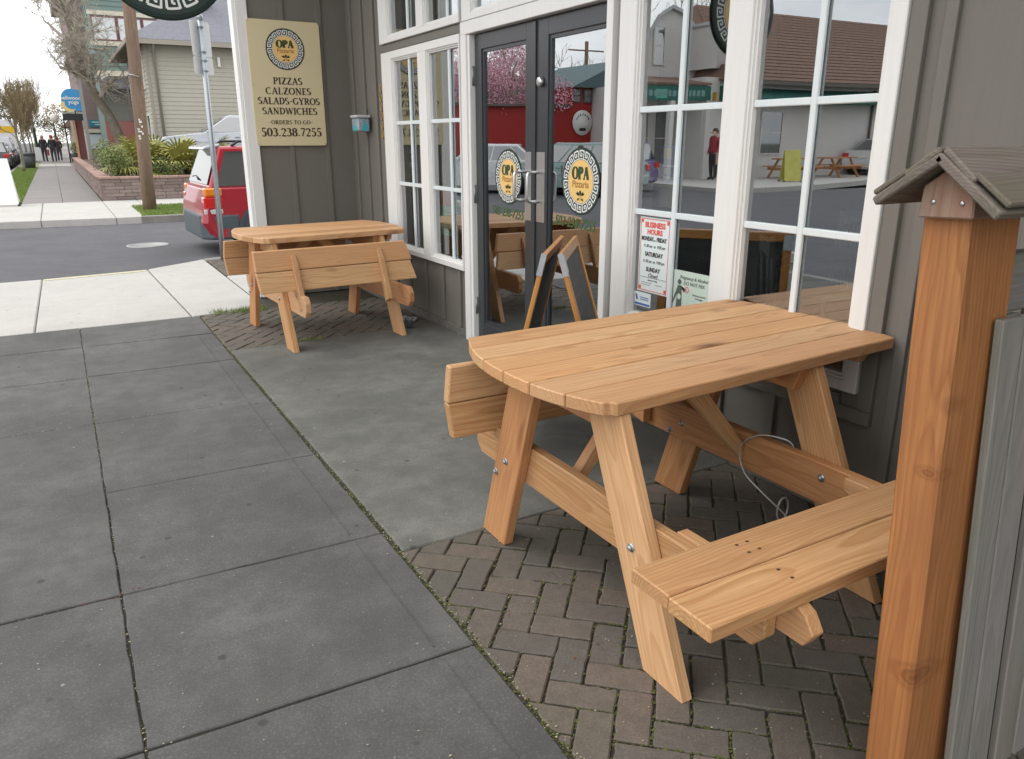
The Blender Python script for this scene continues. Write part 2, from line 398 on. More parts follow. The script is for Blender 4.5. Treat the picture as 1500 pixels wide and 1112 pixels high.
# ---------------------------------------------------------------- lettering
def ms(c, w=0.0): return c
SER = {}
def _mk():
    T, t = .19, .085
    def V(x, y0=0, y1=1, w=T): return [('L', x, y0, x, y1, w)]
    def ser(x, y, h=.17): return [('L', x-h, y, x+h, y, .065)]
    SER['P'] = (.66, V(.17)+ser(.17, .03)+ser(.13, .97, .13)+[('A', .30, .735, .26, .235, -90, 90)])
    SER['I'] = (.36, V(.18)+ser(.18, .03)+ser(.18, .97))
    SER['Z'] = (.68, [('L', .06, .96, .62, .96, t), ('L', .56, .95, .12, .05, T), ('L', .06, .04, .64, .04, t), ('L', .07, .96, .06, .76, .05), ('L', .64, .04, .66, .26, .05)])
    SER['A'] = (.78, [('L', .12, .03, .39, 1, t), ('L', .39, 1, .66, .03, T), ('L', .2, .36, .57, .36, .065)]+ser(.12, .03, .13)+ser(.66, .03, .14))
    SER['S'] = (.56, [('A', .29, .745, .2, .225, 40, 270), ('A', .27, .265, .21, .235, -140, 90)])
    SER['C'] = (.74, [('A', .40, .5, .32, .47, 45, 315)])
    SER['L'] = (.62, V(.17)+ser(.17, .97)+[('L', .05, .04, .58, .04, t), ('L', .57, .04, .6, .25, .05)])
    SER['O'] = (.84, [('A', .42, .5, .335, .47, 0, 360)])
    SER['N'] = (.82, V(.16, w=t)+V(.66, w=t)+[('L', .14, .98, .66, .04, T)]+ser(.16, .03, .13)+ser(.12, .97, .12)+ser(.66, .97, .13))
    SER['E'] = (.62, V(.17)+[('L', .05, .96, .54, .96, t), ('L', .17, .52, .44, .52, t), ('L', .05, .04, .57, .04, t), ('L', .54, .96, .55, .78, .05), ('L', .57, .04, .59, .24, .05)])
    SER['D'] = (.78, V(.17)+ser(.13, .03, .12)+ser(.13, .97, .12)+[('A', .24, .5, .44, .47, -90, 90)])
    SER['G'] = (.80, [('A', .40, .5, .32, .47, 45, 330), ('L', .66, .06, .66, .4, .14)]+ser(.66, .42, .13))
    SER['Y'] = (.74, [('L', .1, .97, .37, .45, T), ('L', .64, .97, .37, .45, t), ('L', .37, .5, .37, 0, T)]+ser(.37, .03)+ser(.1, .97, .12)+ser(.64, .97, .12))
    SER['R'] = (.74, V(.17)+ser(.17, .03)+ser(.13, .97, .13)+[('A', .30, .74, .24, .225, -90, 90), ('L', .36, .5, .66, .03, T*.9)]+ser(.67, .03, .09))
    SER['W'] = (1.04, [('L', .1, .98, .32, .02, T), ('L', .32, .02, .53, .95, t), ('L', .53, .98, .75, .02, T), ('L', .75, .02, .95, .97, t)]+ser(.1, .97, .12)+ser(.95, .97, .12)+ser(.53, .97, .1))
    SER['H'] = (.84, V(.17)+V(.67)+[('L', .17, .52, .67, .52, t)]+ser(.17, .03)+ser(.17, .97)+ser(.67, .03)+ser(.67, .97))
    SER['T'] = (.68, V(.34)+ser(.34, .03)+[('L', .05, .96, .63, .96, t), ('L', .05, .96, .05, .76, .05), ('L', .63, .96, .63, .76, .05)])
    SER['-'] = (.46, [('L', .06, .45, .40, .45, .09)])
    SER['.'] = (.26, [('L', .13, 0, .13, .15, .15)])
    SER[' '] = (.34, [])
    SER['5'] = (.58, [('L', .16, .96, .5, .96, .12), ('L', .16, .97, .13, .55, t), ('A', .26, .3, .22, .29, -140, 110)])
    SER['0'] = (.62, [('A', .31, .5, .22, .47, 0, 360)])
    SER['3'] = (.56, [('A', .25, .75, .17, .21, -90, 150), ('A', .24, .28, .22, .26, -150, 90)])
    SER['2'] = (.58, [('A', .28, .71, .19, .25, -25, 165), ('L', .45, .6, .1, .06, t), ('L', .07, .05, .52, .05, .13)])
    SER['8'] = (.60, [('A', .30, .75, .18, .21, 0, 360), ('A', .30, .27, .21, .25, 0, 360)])
    SER['7'] = (.56, [('L', .06, .94, .52, .94, .13), ('L', .5, .92, .2, 0, .12)])
_mk()
def strokes(mb, text, x, y, h, M, weight=1, mi=0, center=True, track=.04, xs=1.0):
    w = sum(SER[c][0]+track for c in text)*h*xs
    if center: x -= w/2
    n = 0
    for c in text:
        adv, ss = SER[c]
        for st in ss:
            n += 1; zz = .0006+.00007*(n % 5)
            if st[0] == 'L':
                p, q = Vector((st[1]*xs, st[2]))*h, Vector((st[3]*xs, st[4]))*h; d = (q-p)
                if d.length < 1e-6: continue
                d.normalize(); nrm = Vector((-d.y, d.x))*st[5]*h*weight/2
                P = [p+nrm, p-nrm, q-nrm, q+nrm]
                mb.add([M @ Vector((x+a.x, y+a.y, zz)) for a in P], [(0, 1, 2, 3)], mi)
            else:
                _, cx, cy, rx, ry, a0, a1 = st; k = max(6, int(abs(a1-a0)/18)); vs = []
                for i in range(k+1):
                    a = math.radians(a0+(a1-a0)*i/k); th = (.075+.125*abs(math.cos(a)))*h*weight/2
                    cc = Vector((math.cos(a), math.sin(a)))
                    ct = Vector(((cx+rx*cc.x)*xs*h, (cy+ry*cc.y)*h))
                    for sg in (1, -1): vs.append(M @ Vector((x+ct.x+cc.x*th*sg, y+ct.y+cc.y*th*sg*.8, zz)))
                mb.add(vs, [(2*i, 2*i+2, 2*i+3, 2*i+1) for i in range(k)], mi)
        x += (adv+track)*h*xs
    return mb
def basis(origin, face='-X'):
    X, Z = {'-X': ((0, -1, 0), (-1, 0, 0)), '-Y': ((1, 0, 0), (0, -1, 0)), '+X': ((0, 1, 0), (1, 0, 0))}[face]
    return frame(origin, X, Z)
def textmesh(name, s, size, M, mat, parent, align='CENTER', xs=1, off=0, italic=0, ext=.0003, **tg):
    cu = bpy.data.curves.new('t', 'FONT'); cu.body = s; cu.size = size; cu.align_x = align; cu.offset = off; cu.shear = italic; cu.extrude = ext; cu.resolution_u = 3
    tmp = bpy.data.objects.new('t', cu); col.objects.link(tmp)
    me = bpy.data.meshes.new_from_object(tmp.evaluated_get(bpy.context.evaluated_depsgraph_get()))
    bpy.data.objects.remove(tmp)
    me.materials.clear(); me.materials.append(mat)
    if xs != 1:
        for v in me.vertices: v.co.x *= xs
    o = bpy.data.objects.new(name, me); o.matrix_basis = M; link(o, parent)
    return tag(o, **tg)
INK = plain('sign_ink', (.035, .028, .015), .6, var=.02)
DKGREEN = plain('emblem_green', (.016, .034, .029), .5, var=.05)
EMWHITE = plain('emblem_white', (.78, .79, .75), .5, var=.03)
EMYEL = plain('emblem_yellow', (.82, .54, .19), .5, var=.03)
EMTXT = plain('emblem_letter_green', (.03, .06, .02), .5, var=.03)
EMPIZ = plain('emblem_brown', (.42, .21, .05), .5, var=.03)
def emblem(name, parent, M, R, keys=18, solid=.0, **tg):
    """round badge: dark disc, white Greek key ring, yellow centre with lettering and an olive sprig"""
    mb = MB()
    def ring(r0, r1, z, mi, n=64):
        vs = []
        for k in range(n):
            a = 2*PI*k/n
            for r in (r0, r1): vs.append(M @ Vector((math.cos(a)*r, math.sin(a)*r, z)))
        mb.add(vs, [(2*k, 2*k+1, (2*k+3) % (2*n), (2*k+2) % (2*n)) for k in range(n)], mi)
    z0 = .0008
    mb.add([M @ Vector((math.cos(2*PI*k/64)*R, math.sin(2*PI*k/64)*R, z0)) for k in range(64)], [tuple(range(64))], 0)
    ring(R*.655, R*.685, z0+.0004, 1)
    mb.add([M @ Vector((math.cos(2*PI*k/64)*R*.64, math.sin(2*PI*k/64)*R*.64, z0+.0005)) for k in range(64)], [tuple(range(64))], 2)
    # Greek key: each unit a stem and an inward turning hook
    rA, rB = .71, .905; da = 2*PI/keys; tw = .040
    def seg(a0, r0, a1, r1, z):
        if abs(r0-r1) < 1e-6:
            k = 4; vs = []
            for i in range(k+1):
                a = a0+(a1-a0)*i/k
                for rr in (r0-tw/2, r0+tw/2): vs.append(M @ Vector((math.cos(a)*rr*R, math.sin(a)*rr*R, z)))
            mb.add(vs, [(2*i, 2*i+1, 2*i+3, 2*i+2) for i in range(k)], 1)
        else:
            h = tw/2/((r0+r1)/2)
            P = [(a0-h, r0), (a0+h, r0), (a1+h, r1), (a1-h, r1)]
            mb.add([M @ Vector((math.cos(a)*r*R, math.sin(a)*r*R, z)) for a, r in P], [(0, 1, 2, 3)], 1)
    for k in range(keys):
        a = k*da; z = z0+.0005
        seg(a, rA-.02, a, rB, z); seg(a, rB, a+da*.70, rB, z+.0001); seg(a+da*.70, rB+.012, a+da*.70, rA+.055, z)
        seg(a+da*.70, rA+.04, a+da*.34, rA+.04, z+.0001); seg(a+da*.34, rA+.03, a+da*.34, rA+.115, z); seg(a+da*.34, rA+.115, a+da*.5, rA+.115, z+.0001)
    strokes(mb, 'OPA', 0, R*.07, R*.36, M @ Matrix.Translation((0, 0, .0012)), 1.9, 3, xs=1.02)
    # olive sprig
    for a, l, cx, cy in ((165, .22, -.03, -.40), (15, .22, .03, -.40), (128, .20, -.05, -.44), (52, .20, .05, -.44), (200, .17, -.03, -.50), (-20, .17, .03, -.50)):
        a = math.radians(a); d = Vector((math.cos(a), math.sin(a), 0)); nv = Vector((-d.y, d.x, 0)); c = Vector((cx, cy, 0))
        mb.add([M @ ((c+q)*R+Vector((0, 0, z0+.001))) for q in (Vector(), d*l*.5+nv*.045, d*l, d*l*.5-nv*.045)], [(0, 1, 2, 3)], 3)
    mb.add([M @ Vector((math.cos(2*PI*k/10)*R*.06, R*-.33+math.sin(2*PI*k/10)*R*.075, z0+.0015)) for k in range(10)], [tuple(range(10))], 0)
    mb.add([M @ Vector((x*R, y*R, z0+.001)) for x, y in ((-.012, -.58), (.012, -.58), (.012, -.3), (-.012, -.3))], [(0, 1, 2, 3)], 3)
    e = mb.build(name, [DKGREEN, EMWHITE, EMYEL, EMTXT], parent, **tg)
    cu = bpy.data.curves.new('t', 'FONT'); cu.body = 'Pizzaria'; cu.size = R*.29; cu.align_x = 'CENTER'; cu.offset = R*.006; cu.extrude = .0002; cu.resolution_u = 2
    tmp = bpy.data.objects.new('t', cu); col.objects.link(tmp)
    me = bpy.data.meshes.new_from_object(tmp.evaluated_get(bpy.context.evaluated_depsgraph_get())); bpy.data.objects.remove(tmp)
    bm = bmesh.new(); bm.from_mesh(e.data); n0 = len(bm.faces)
    me.transform(M @ Matrix.Translation((0, -R*.17, .0022))); bm.from_mesh(me); bm.faces.ensure_lookup_table()
    for f in bm.faces[n0:]: f.material_index = 4
    bm.to_mesh(e.data); bm.free(); e.data.materials.append(EMPIZ); bpy.data.meshes.remove(me)
    return e
# ---------------------------------------------------------------- ground
def sheet(name, x0, x1, y0, y1, z, mat, parent=None, kind='structure', t=.05):
    return MB().box(x0, x1, y0, y1, z-t, z).build(name, mat, parent, kind=kind)
GSOIL = plain('distant_ground', (.12, .125, .10), .95, var=.2, nscale=.4)
sheet('ground', -420, 420, -200, 620, -.30, GSOIL)
sheet('cross_street', -120, 120, 9.3, 17.1, -.130, ASPH)
sheet('main_street', -12.4, -1.9, -120, 9.3, -.132, ASPH)
sheet('main_street', -12.4, -1.9, 17.1, 400, -.132, ASPH)
# subgrade under the paving (what shows in the joints)
sheet('joint_bed', -1.9, .86, -6, 6.74, -.007, DIRT)
sheet('joint_bed', .86, 2.6, -6, 9.6, -.011, DIRT)

def clip_poly(poly, x0, x1, y0, y1):
    for ax, lim, sg in ((0, x0, 1), (0, x1, -1), (1, y0, 1), (1, y1, -1)):
        out = []; n = len(poly)
        for i in range(n):
            a, b = poly[i], poly[(i+1) % n]; da = (a[ax]-lim)*sg; db = (b[ax]-lim)*sg
            if da >= 0: out.append(a)
            if (da >= 0) != (db >= 0):
                t = da/(da-db); out.append((a[0]+(b[0]-a[0])*t, a[1]+(b[1]-a[1])*t))
        poly = out
        if len(poly) < 3: return []
    return poly
def area(p): return abs(sum(p[i][0]*p[(i+1) % len(p)][1]-p[(i+1) % len(p)][0]*p[i][1] for i in range(len(p)))/2)
def ragged(poly, amp, rr, step=.06):
    out = []; n = len(poly)
    for i in range(n):
        a, b = poly[i], poly[(i+1) % n]; L_ = math.hypot(b[0]-a[0], b[1]-a[1]); k = max(1, int(L_/step))
        nx, ny = (b[1]-a[1])/max(L_, 1e-6), -(b[0]-a[0])/max(L_, 1e-6)
        for j in range(k):
            t = j/k; o = rr.gauss(0, amp)
            if rr.random() < .04: o -= amp*3*(1 if True else 0)
            out.append((a[0]+(b[0]-a[0])*t+nx*o, a[1]+(b[1]-a[1])*t+ny*o))
    return out
def slab_poly(name, poly, z, t, mat, parent, bevel=.006, tilt=(0, 0), **tg):
    cx = sum(p[0] for p in poly)/len(poly); cy = sum(p[1] for p in poly)/len(poly)
    M = Matrix.Translation((cx, cy, z))
    mb = MB().prism([(p[0], p[1], z+(p[0]-cx)*tilt[0]+(p[1]-cy)*tilt[1]) for p in poly], (0, 0, -t))
    return mb.build(name, mat, parent, bevel, M=M, **tg)

side = empty('pavement', (0, 3, 0), kind='structure')
rs = random.Random(3)
ys = [-2.69, -1.81, -.94, -.04, .83, 1.735, 2.49, 3.36, 4.30, 5.25, 6.08, 6.74]
xs = [-1.78, -.90, -.022, .852]
for i in range(len(ys)-1):
    for j in range(3):
        g = .0028
        a = j*0.0
        dy = .03*(2-j)
        P = [(xs[j]+g, ys[i]+dy+g+.0*j), (xs[j+1]-g, ys[i]+dy-.03+g), (xs[j+1]-g, ys[i+1]+dy-.03-g), (xs[j]+g, ys[i+1]+dy-g)]
        if i == len(ys)-2: P[2] = (P[2][0], 6.735); P[3] = (P[3][0], 6.735)
        z = rs.uniform(-.003, .002)
        if (i, j) == (6, 1): z = .007
        o = slab_poly('paving_slab', ragged(P, .0012, rs), z, .05, WALK, side, .003, (rs.uniform(-.003, .003), rs.uniform(-.003, .003)))
        # tooled margin: a faint smooth band inside the edge, 2 mm lower than the field
        if -.5 < ys[i] < 6 and j == 2:
            m = MB(); x0, x1, y0, y1 = P[0][0]+.012, P[1][0]-.012, P[0][1]+.012, P[2][1]-.012
            x1 -= .045
            w = .0022
            for q in (((x1-.05-w, y0+.0), (x1-.05, y0+.0), (x1-.05, y1-.0), (x1-.05-w, y1-.0)),):
                m.prism([(a, b, z+.0032) for a, b in q], (0, 0, -.003))
            m.build('tooled_line', WALK, side, kind='stuff')
kerbm = concrete('kerb_concrete', (.27, .26, .245), stain=.4, speck=False)
MB().box(-1.92, -1.785, -20, 6.7, -.2, .0).build('kerb', kerbm, side, .012)
# entry slab between the two brick areas
slab_poly('entry_slab', [(.872, 2.305), (2.452, 2.295), (2.452, 5.465), (.868, 5.455)], .001, .05, ENTRY, None, .006, kind='structure')

# herringbone brick
def herringbone(name, x0, x1, y0, y1, ax, ay, ang, seed, cut=None):
    root = empty(name, ((x0+x1)/2, (y0+y1)/2, 0), kind='structure')
    r = random.Random(seed); w = .0945; g = .0026
    ca, sa = math.cos(ang), math.sin(ang)
    shared = {}
    for i in range(-36, 36):
        for j in range(-36, 36):
            for o in (0, 1):
                # herringbone: brick (i,j): horizontal at (j+2i... ) on a unit grid
                if o == 0: u0, v0, lu, lv = (i+j*1)+i*0+2*0, 0, 2, 1
                # lattice vectors (1,1) and (2,-2)
                bu = i*1+j*2; bv = i*1-j*2
                if o == 0: u, v, lu, lv = bu, bv, 2, 1
                else: u, v, lu, lv = bu, bv+1, 1, 2
                P = [(u*w+g, v*w+g), ((u+lu)*w-g, v*w+g), ((u+lu)*w-g, (v+lv)*w-g), (u*w+g, (v+lv)*w-g)]
                jx, jy, ja = r.uniform(-.0018, .0018), r.uniform(-.0018, .0018), r.uniform(-.018, .018)
                cu, cv = sum(p[0] for p in P)/4, sum(p[1] for p in P)/4
                cx, cy = ax+(cu*ca-cv*sa), ay+(cu*sa+cv*ca)
                if not (x0-.15 < cx < x1+.15 and y0-.15 < cy < y1+.15): continue
                z = r.uniform(-.004, .001); tx, ty = r.uniform(-.02, .02), r.uniform(-.02, .02)
                W_ = [(cx+(p[0]-cu)*math.cos(ang+ja)-(p[1]-cv)*math.sin(ang+ja)+jx, cy+(p[0]-cu)*math.sin(ang+ja)+(p[1]-cv)*math.cos(ang+ja)+jy) for p in P]
                C = clip_poly(W_, x0, x1, y0, y1)
                if cut and C: C = cut(C)
                if not C or area(C) < .0012: continue
                if abs(area(C)-area(W_)) < 1e-6:
                    key = (o, r.randrange(9))
                    M = Matrix.Translation((cx+jx, cy+jy, z)) @ Matrix.Rotation(ang+ja, 4, 'Z')
                    if key not in shared:
                        L_ = lu*w/2-g; V_ = lv*w/2-g
                        q = [(L_+r.uniform(-.002, .001), -V_), (L_, V_), (-L_, V_+r.uniform(-.002, .001)), (-L_+r.uniform(-.001, .002), -V_)]
                        q = ragged(q, .0011, r, .024); shared[key] = MB().prism([(a, b, 0) for a, b in q], (0, 0, -.03)).mesh('brick', PAVER, .004)
                    ob = bpy.data.objects.new('brick', shared[key]); ob.matrix_basis = M @ Matrix.Rotation(tx*.4, 4, 'X') @ Matrix.Rotation(ty*.4, 4, 'Y'); link(ob, root)
                else:
                    slab_poly('brick', C, z, .03, PAVER, root, .004)
    return root
herringbone('brick_paving', .862, 2.44, .62, 2.298, 1.134, 1.948, math.radians(-42), 5)
herringbone('brick_paving', .862, 2.44, 5.462, 6.76, 1.134, 6.0, math.radians(-42), 6)
sheet('brick_bed', .86, 2.6, -6, .612, -.002, PAVER)

# pale corner ramp and the far corner
ramp = empty('corner_ramp', (0, 8, 0), kind='structure')
J = .006
def tri(name, P, z=0.0, mat=WHITEC, parent=ramp, t=.18, bevel=.01, **k): return slab_poly(name, P, z, t, mat, parent, bevel, **k)
tri('concrete_slab', [(-3.2, 6.752), (-.33, 6.752), (-.30, 9.45), (-3.2, 9.35)])
tri('concrete_slab', [(-.322, 6.752), (.80, 6.752), (.73, 9.60), (-.292, 9.46)])
tri('concrete_slab', [(.812, 6.752), (1.30, 6.84), (1.42, 7.16), (1.42, 10.12), (1.2, 9.95), (.742, 9.62)])
tri('concrete_slab', [(1.432, 7.46), (1.9, 7.46), (1.9, 8.7), (1.432, 8.7)])
YEL = plain('faded_kerb_paint', (.58, .53, .34), .8, var=.3, nscale=30)
MB().prism([(-.28, 9.33, .004), (.70, 9.47, .004), (.70, 9.54, .004), (-.28, 9.40, .004)], (0, 0, -.002)).build('painted_strip', YEL, ramp)
herringbone('brick_paving', 1.435, 1.9, 8.72, 10.0, 1.5, 9.0, math.radians(-42), 8)
tri('kerb', [(1.43, 10.02), (1.43, 10.17), (1.9, 10.3), (1.9, 10.15)], mat=kerbm)
tri('concrete_slab', [(1.91, 7.46), (30, 7.46), (30, 10.3), (1.91, 10.3)])
# far corner
tri('concrete_slab', [(-3.4, 16.9), (-.38, 16.72), (-.38, 21.36), (-3.4, 21.36)], z=.0)
tri('concrete_slab', [(-.37, 16.72), (.86, 16.62), (.86, 21.36), (-.37, 21.36)], z=.0)
tri('concrete_slab', [(.87, 16.62), (1.30, 16.62), (1.62, 19.36), (1.62, 21.50), (.87, 21.50)], z=.0)
tri('concrete_slab', [(1.63, 19.42), (30, 19.42), (30, 21.5), (1.63, 21.5)], z=.0)
tri('kerb', [(1.30, 16.62), (30, 16.62), (30, 16.78), (1.32, 16.78)], mat=kerbm)
fw = empty('far_pavement', (0, 40, 0), kind='structure')
yy = 21.37; k = 0
while yy < 70:
    st = .95 if yy < 40 else 3
    m = WHITEC if 51 < yy < 57 else FARWALK
    for a, b in ((-.80, .03), (.04, .86)): slab_poly('paving_slab', [(a, yy), (b, yy), (b, yy+st-.012), (a, yy+st-.012)], 0, .1, m, fw, 0)
    yy += st
sheet('far_pavement', -.80, 3.2, 70, 300, 0, FARWALK)
sheet('far_pavement', .87, 1.7, 45, 70, 0, FARWALK)
MB().box(-1.9, -1.75, 21.3, 300, -.2, .0).build('kerb', kerbm, None, 0, kind='structure')
sheet('lawn_base', -1.75, -.81, 21.37, 60, -.01, GRASS)
sheet('lawn_base', 1.63, 30, 16.79, 19.41, -.005, GRASS)
sheet('lawn_base', 1.34, 1.64, 16.79, 18.9, -.005, GRASS)
# manhole
mh = MB(); mh.lathe([(.30, -.135), (.30, -.121), (.26, -.120), (.26, -.123), (.0, -.123)], (1.05, 13.0, 0), 28)
tag(mh.build('manhole_cover', plain('worn_iron', (.33, .33, .33), .5, .4)), 'pale round manhole cover set in the asphalt of the cross street', 'manhole cover')

# grass blades on the lawns, moss and blossom litter in the joints
def blades(name, regions, n, h, mat, seed, w=.006, dens=None, **tg):
    r = random.Random(seed); mb = MB()
    tot = sum((b-a)*(d-c) for a, b, c, d, z in regions)
    for a, b, c, d, z in regions:
        for _ in range(int(n*(b-a)*(d-c)/tot)):
            x, y = r.uniform(a, b), r.uniform(c, d); t = r.uniform(0, PI); hh = h*r.uniform(.5, 1.3); dx, dy = math.cos(t)*w, math.sin(t)*w
            lx, ly = r.uniform(-.5, .5)*hh, r.uniform(-.5, .5)*hh
            mb.add([(x-dx, y-dy, z), (x+dx, y+dy, z), (x+lx, y+ly, z+hh)], [(0, 1, 2)])
    o = mb.build(name, mat); return tag(o, kind='stuff', **tg)
blades('verge_grass', [(-1.75, -.81, 21.4, 50, -.01)], 26000, .05, GRASS, 1, .012, label='green grass strip beside the far pavement', cat='grass')
blades('lawn_grass', [(1.34, 5, 16.8, 19.4, -.005)], 16000, .05, GRASS, 2, .009, label='bright green grass patch round the utility pole', cat='grass')
blades('grass_tuft', [(.95, 1.40, 6.72, 6.84, 0), (1.15, 1.4, 6.66, 6.75, 0)], 480, .035, GRASS, 3, .003, label='tufts of bright grass in the seam between pale slab and brick', cat='grass')
blades('grass_tuft', [(1.33, 1.52, 5.44, 5.48, 0)], 110, .028, GRASS, 4, .0022, label='small grass tuft at the foot of the far picnic table', cat='grass')
def litter(name, spots, mat, seed, smin, smax, **tg):
    r = random.Random(seed); mb = MB()
    for x, y, z in spots:
        s = r.uniform(smin, smax); a = r.uniform(0, 2*PI); q = []
        for k in range(5):
            t = a+k*1.2566; rr = s*r.uniform(.5, 1.1); q.append((x+math.cos(t)*rr, y+math.sin(t)*rr*.7, z+r.uniform(0, s*.35)))
        top = (x, y, z+s*r.uniform(.25, .6)); mb.add(q+[top], [(i, (i+1) % 5, 5) for i in range(5)])
    return tag(mb.build(name, mat), kind='stuff', **tg)
r = random.Random(11)
sp = []
for _ in range(2600):                                                # moss along the pavement edge, thick in places
    y = r.uniform(.6, 6.7); dens = .35+.65*max(0, math.sin(y*2.3+1)*math.sin(y*5.1))
    if .9 < y < 2.35: dens = max(dens, .8)
    if r.random() < dens: sp.append((.860+r.gauss(0, .007), y, -.008+r.uniform(0, .006)))
for _ in range(900):
    x = r.uniform(.87, 2.4); sp.append((x, r.choice((2.30, 5.459))+r.gauss(0, .005), -.009))
def near_joint(x, y):                                                # moss cushions sitting in the herringbone joints
    w = .0945; a = math.radians(42); dx, dy = x-1.134, y-1.948
    u, v = (dx*math.cos(a)-dy*math.sin(a))/w, (dx*math.sin(a)+dy*math.cos(a))/w
    return min(abs(u-round(u)), abs(v-round(v)))*w < .005
n = 0
while n < 3400:
    x, y = r.uniform(.87, 2.4), r.uniform(.62, 2.29)
    if near_joint(x, y) and r.random() < .3+.7*(math.sin(x*7+y*3)*math.sin(y*6-x*2) > .1): sp.append((x, y, -.006)); n += 1
litter('moss', sp, MOSS, 12, .003, .0085, label='moss growing along the pavement edge and in the brick joints', cat='moss')
sp = []
for _ in range(2300):
    k = r.random()
    if k < .30: sp.append((.862+r.gauss(0, .008), r.uniform(.5, 6.7), .002))
    elif k < .5: sp.append((-.022+r.gauss(0, .006), r.uniform(.8, 6.6), .000))
    elif k < .72: sp.append((r.uniform(-.9, .85), r.choice(ys[4:])+r.gauss(.01, .008), -.001))
    elif k < .85: sp.append((r.uniform(.88, 2.4), r.uniform(.7, 2.3), .001))
    else: sp.append((r.uniform(-.9, .85), r.uniform(.8, 6.6), .002))
litter('blossom_litter', sp, plain('dry_petal', (.42, .38, .25), .9, var=.3), 13, .0015, .0042, label='dry petals and seed husks scattered in the pavement joints', cat='litter')
sp = [(-.22+i*.011+r.gauss(0, .004), 2.47+r.gauss(0, .008)+.03, .002) for i in range(26)]+[(r.uniform(.9, 2.3), r.uniform(.8, 2.2), .002) for _ in range(40)]
litter('dead_leaf_bits', sp, plain('dead_leaf', (.16, .055, .025), .9, var=.3), 14, .003, .007, label='small brown leaf fragments lying in the cracks', cat='litter')
# ---------------------------------------------------------------- the pizzeria building
FX = 2.47                                                            # face of the siding
B = empty('pizzeria_building', (2.47, 4, 0), 'grey taupe board and batten shopfront with white windows and black double doors', 'building')
def fbox(m, y0, y1, z0, z1, x0=FX, x1=FX+.14): m.box(x0, x1, min(y0, y1), max(y0, y1), z0, z1)
TOP = 3.6
# openings: (y0,y1,z0,z1)
OP = dict(lw=(4.96, 6.40, .50, 2.07), lu=(4.96, 6.42, 2.14, 3.1), dr=(3.25, 4.92, .0, 2.12), tr=(3.25, 4.90, 2.14, 3.1), rw=(1.72, 3.20, .50, 2.10), ru=(1.72, 3.20, 2.18, 3.1))
m = MB()
for a, b, c, d in ((6.42, 7.30, .06, TOP), (4.94, 6.42, .06, .50), (4.94, 6.40, 2.07, 2.14), (6.40, 6.42, .50, 2.07), (4.94, 6.42, 3.1, TOP), (3.25, 4.94, 3.1, TOP),
                   (3.20, 3.25, .0, TOP), (1.72, 3.20, .06, .50), (1.72, 3.20, 2.10, 2.18), (1.72, 3.20, 3.1, TOP), (-8, 1.72, .06, TOP)):
    fbox(m, a, b, c, d)
fbox(m, 4.90, 4.94, 2.12, 3.1); fbox(m, 4.92, 4.94, .06, 2.12)
m.build('wall', TAUPE, B)
m = MB(); m.box(2.455, 2.63, -8, 3.2, -.05, .058); m.box(2.455, 2.63, 4.945, 7.30, -.05, .058)
m.build('foundation', FOUND, B, .004)
def batten(y, z0, z1, w=.042): MB().box(FX-.018, FX-.0005, y-w/2, y+w/2, z0, z1).build('batten', TAUPE, B, .002)
for y in (7.17, 6.88, 6.60): batten(y, .065, TOP)
for y in (6.30, 6.01, 5.68, 5.35, 5.06): batten(y, .065, .478)
for y in (3.0, 2.7, 2.4, 2.1, 1.8): batten(y, .065, .478)
for y in (1.565, 1.22, .90, .60, .30, 0, -.3, -.6, -.9): batten(y, .065, TOP)
# taupe casing boards round the right-hand window and between the storeys
for a, b, c, d in ((1.64, 1.698, .44, 2.2), (1.64, 3.2, .385, .438)):
    MB().box(FX-.022, FX-.001, a, b, c, d).build('casing_board', TAUPE, B, .002)
MB().box(FX-.012, FX-.0005, 4.945, 6.44, 2.078, 2.132).build('band_board', TAUPE, B, .002)
MB().box(FX-.012, FX-.0005, 1.70, 3.2, 2.105, 2.175).build('band_board', TAUPE, B, .002)

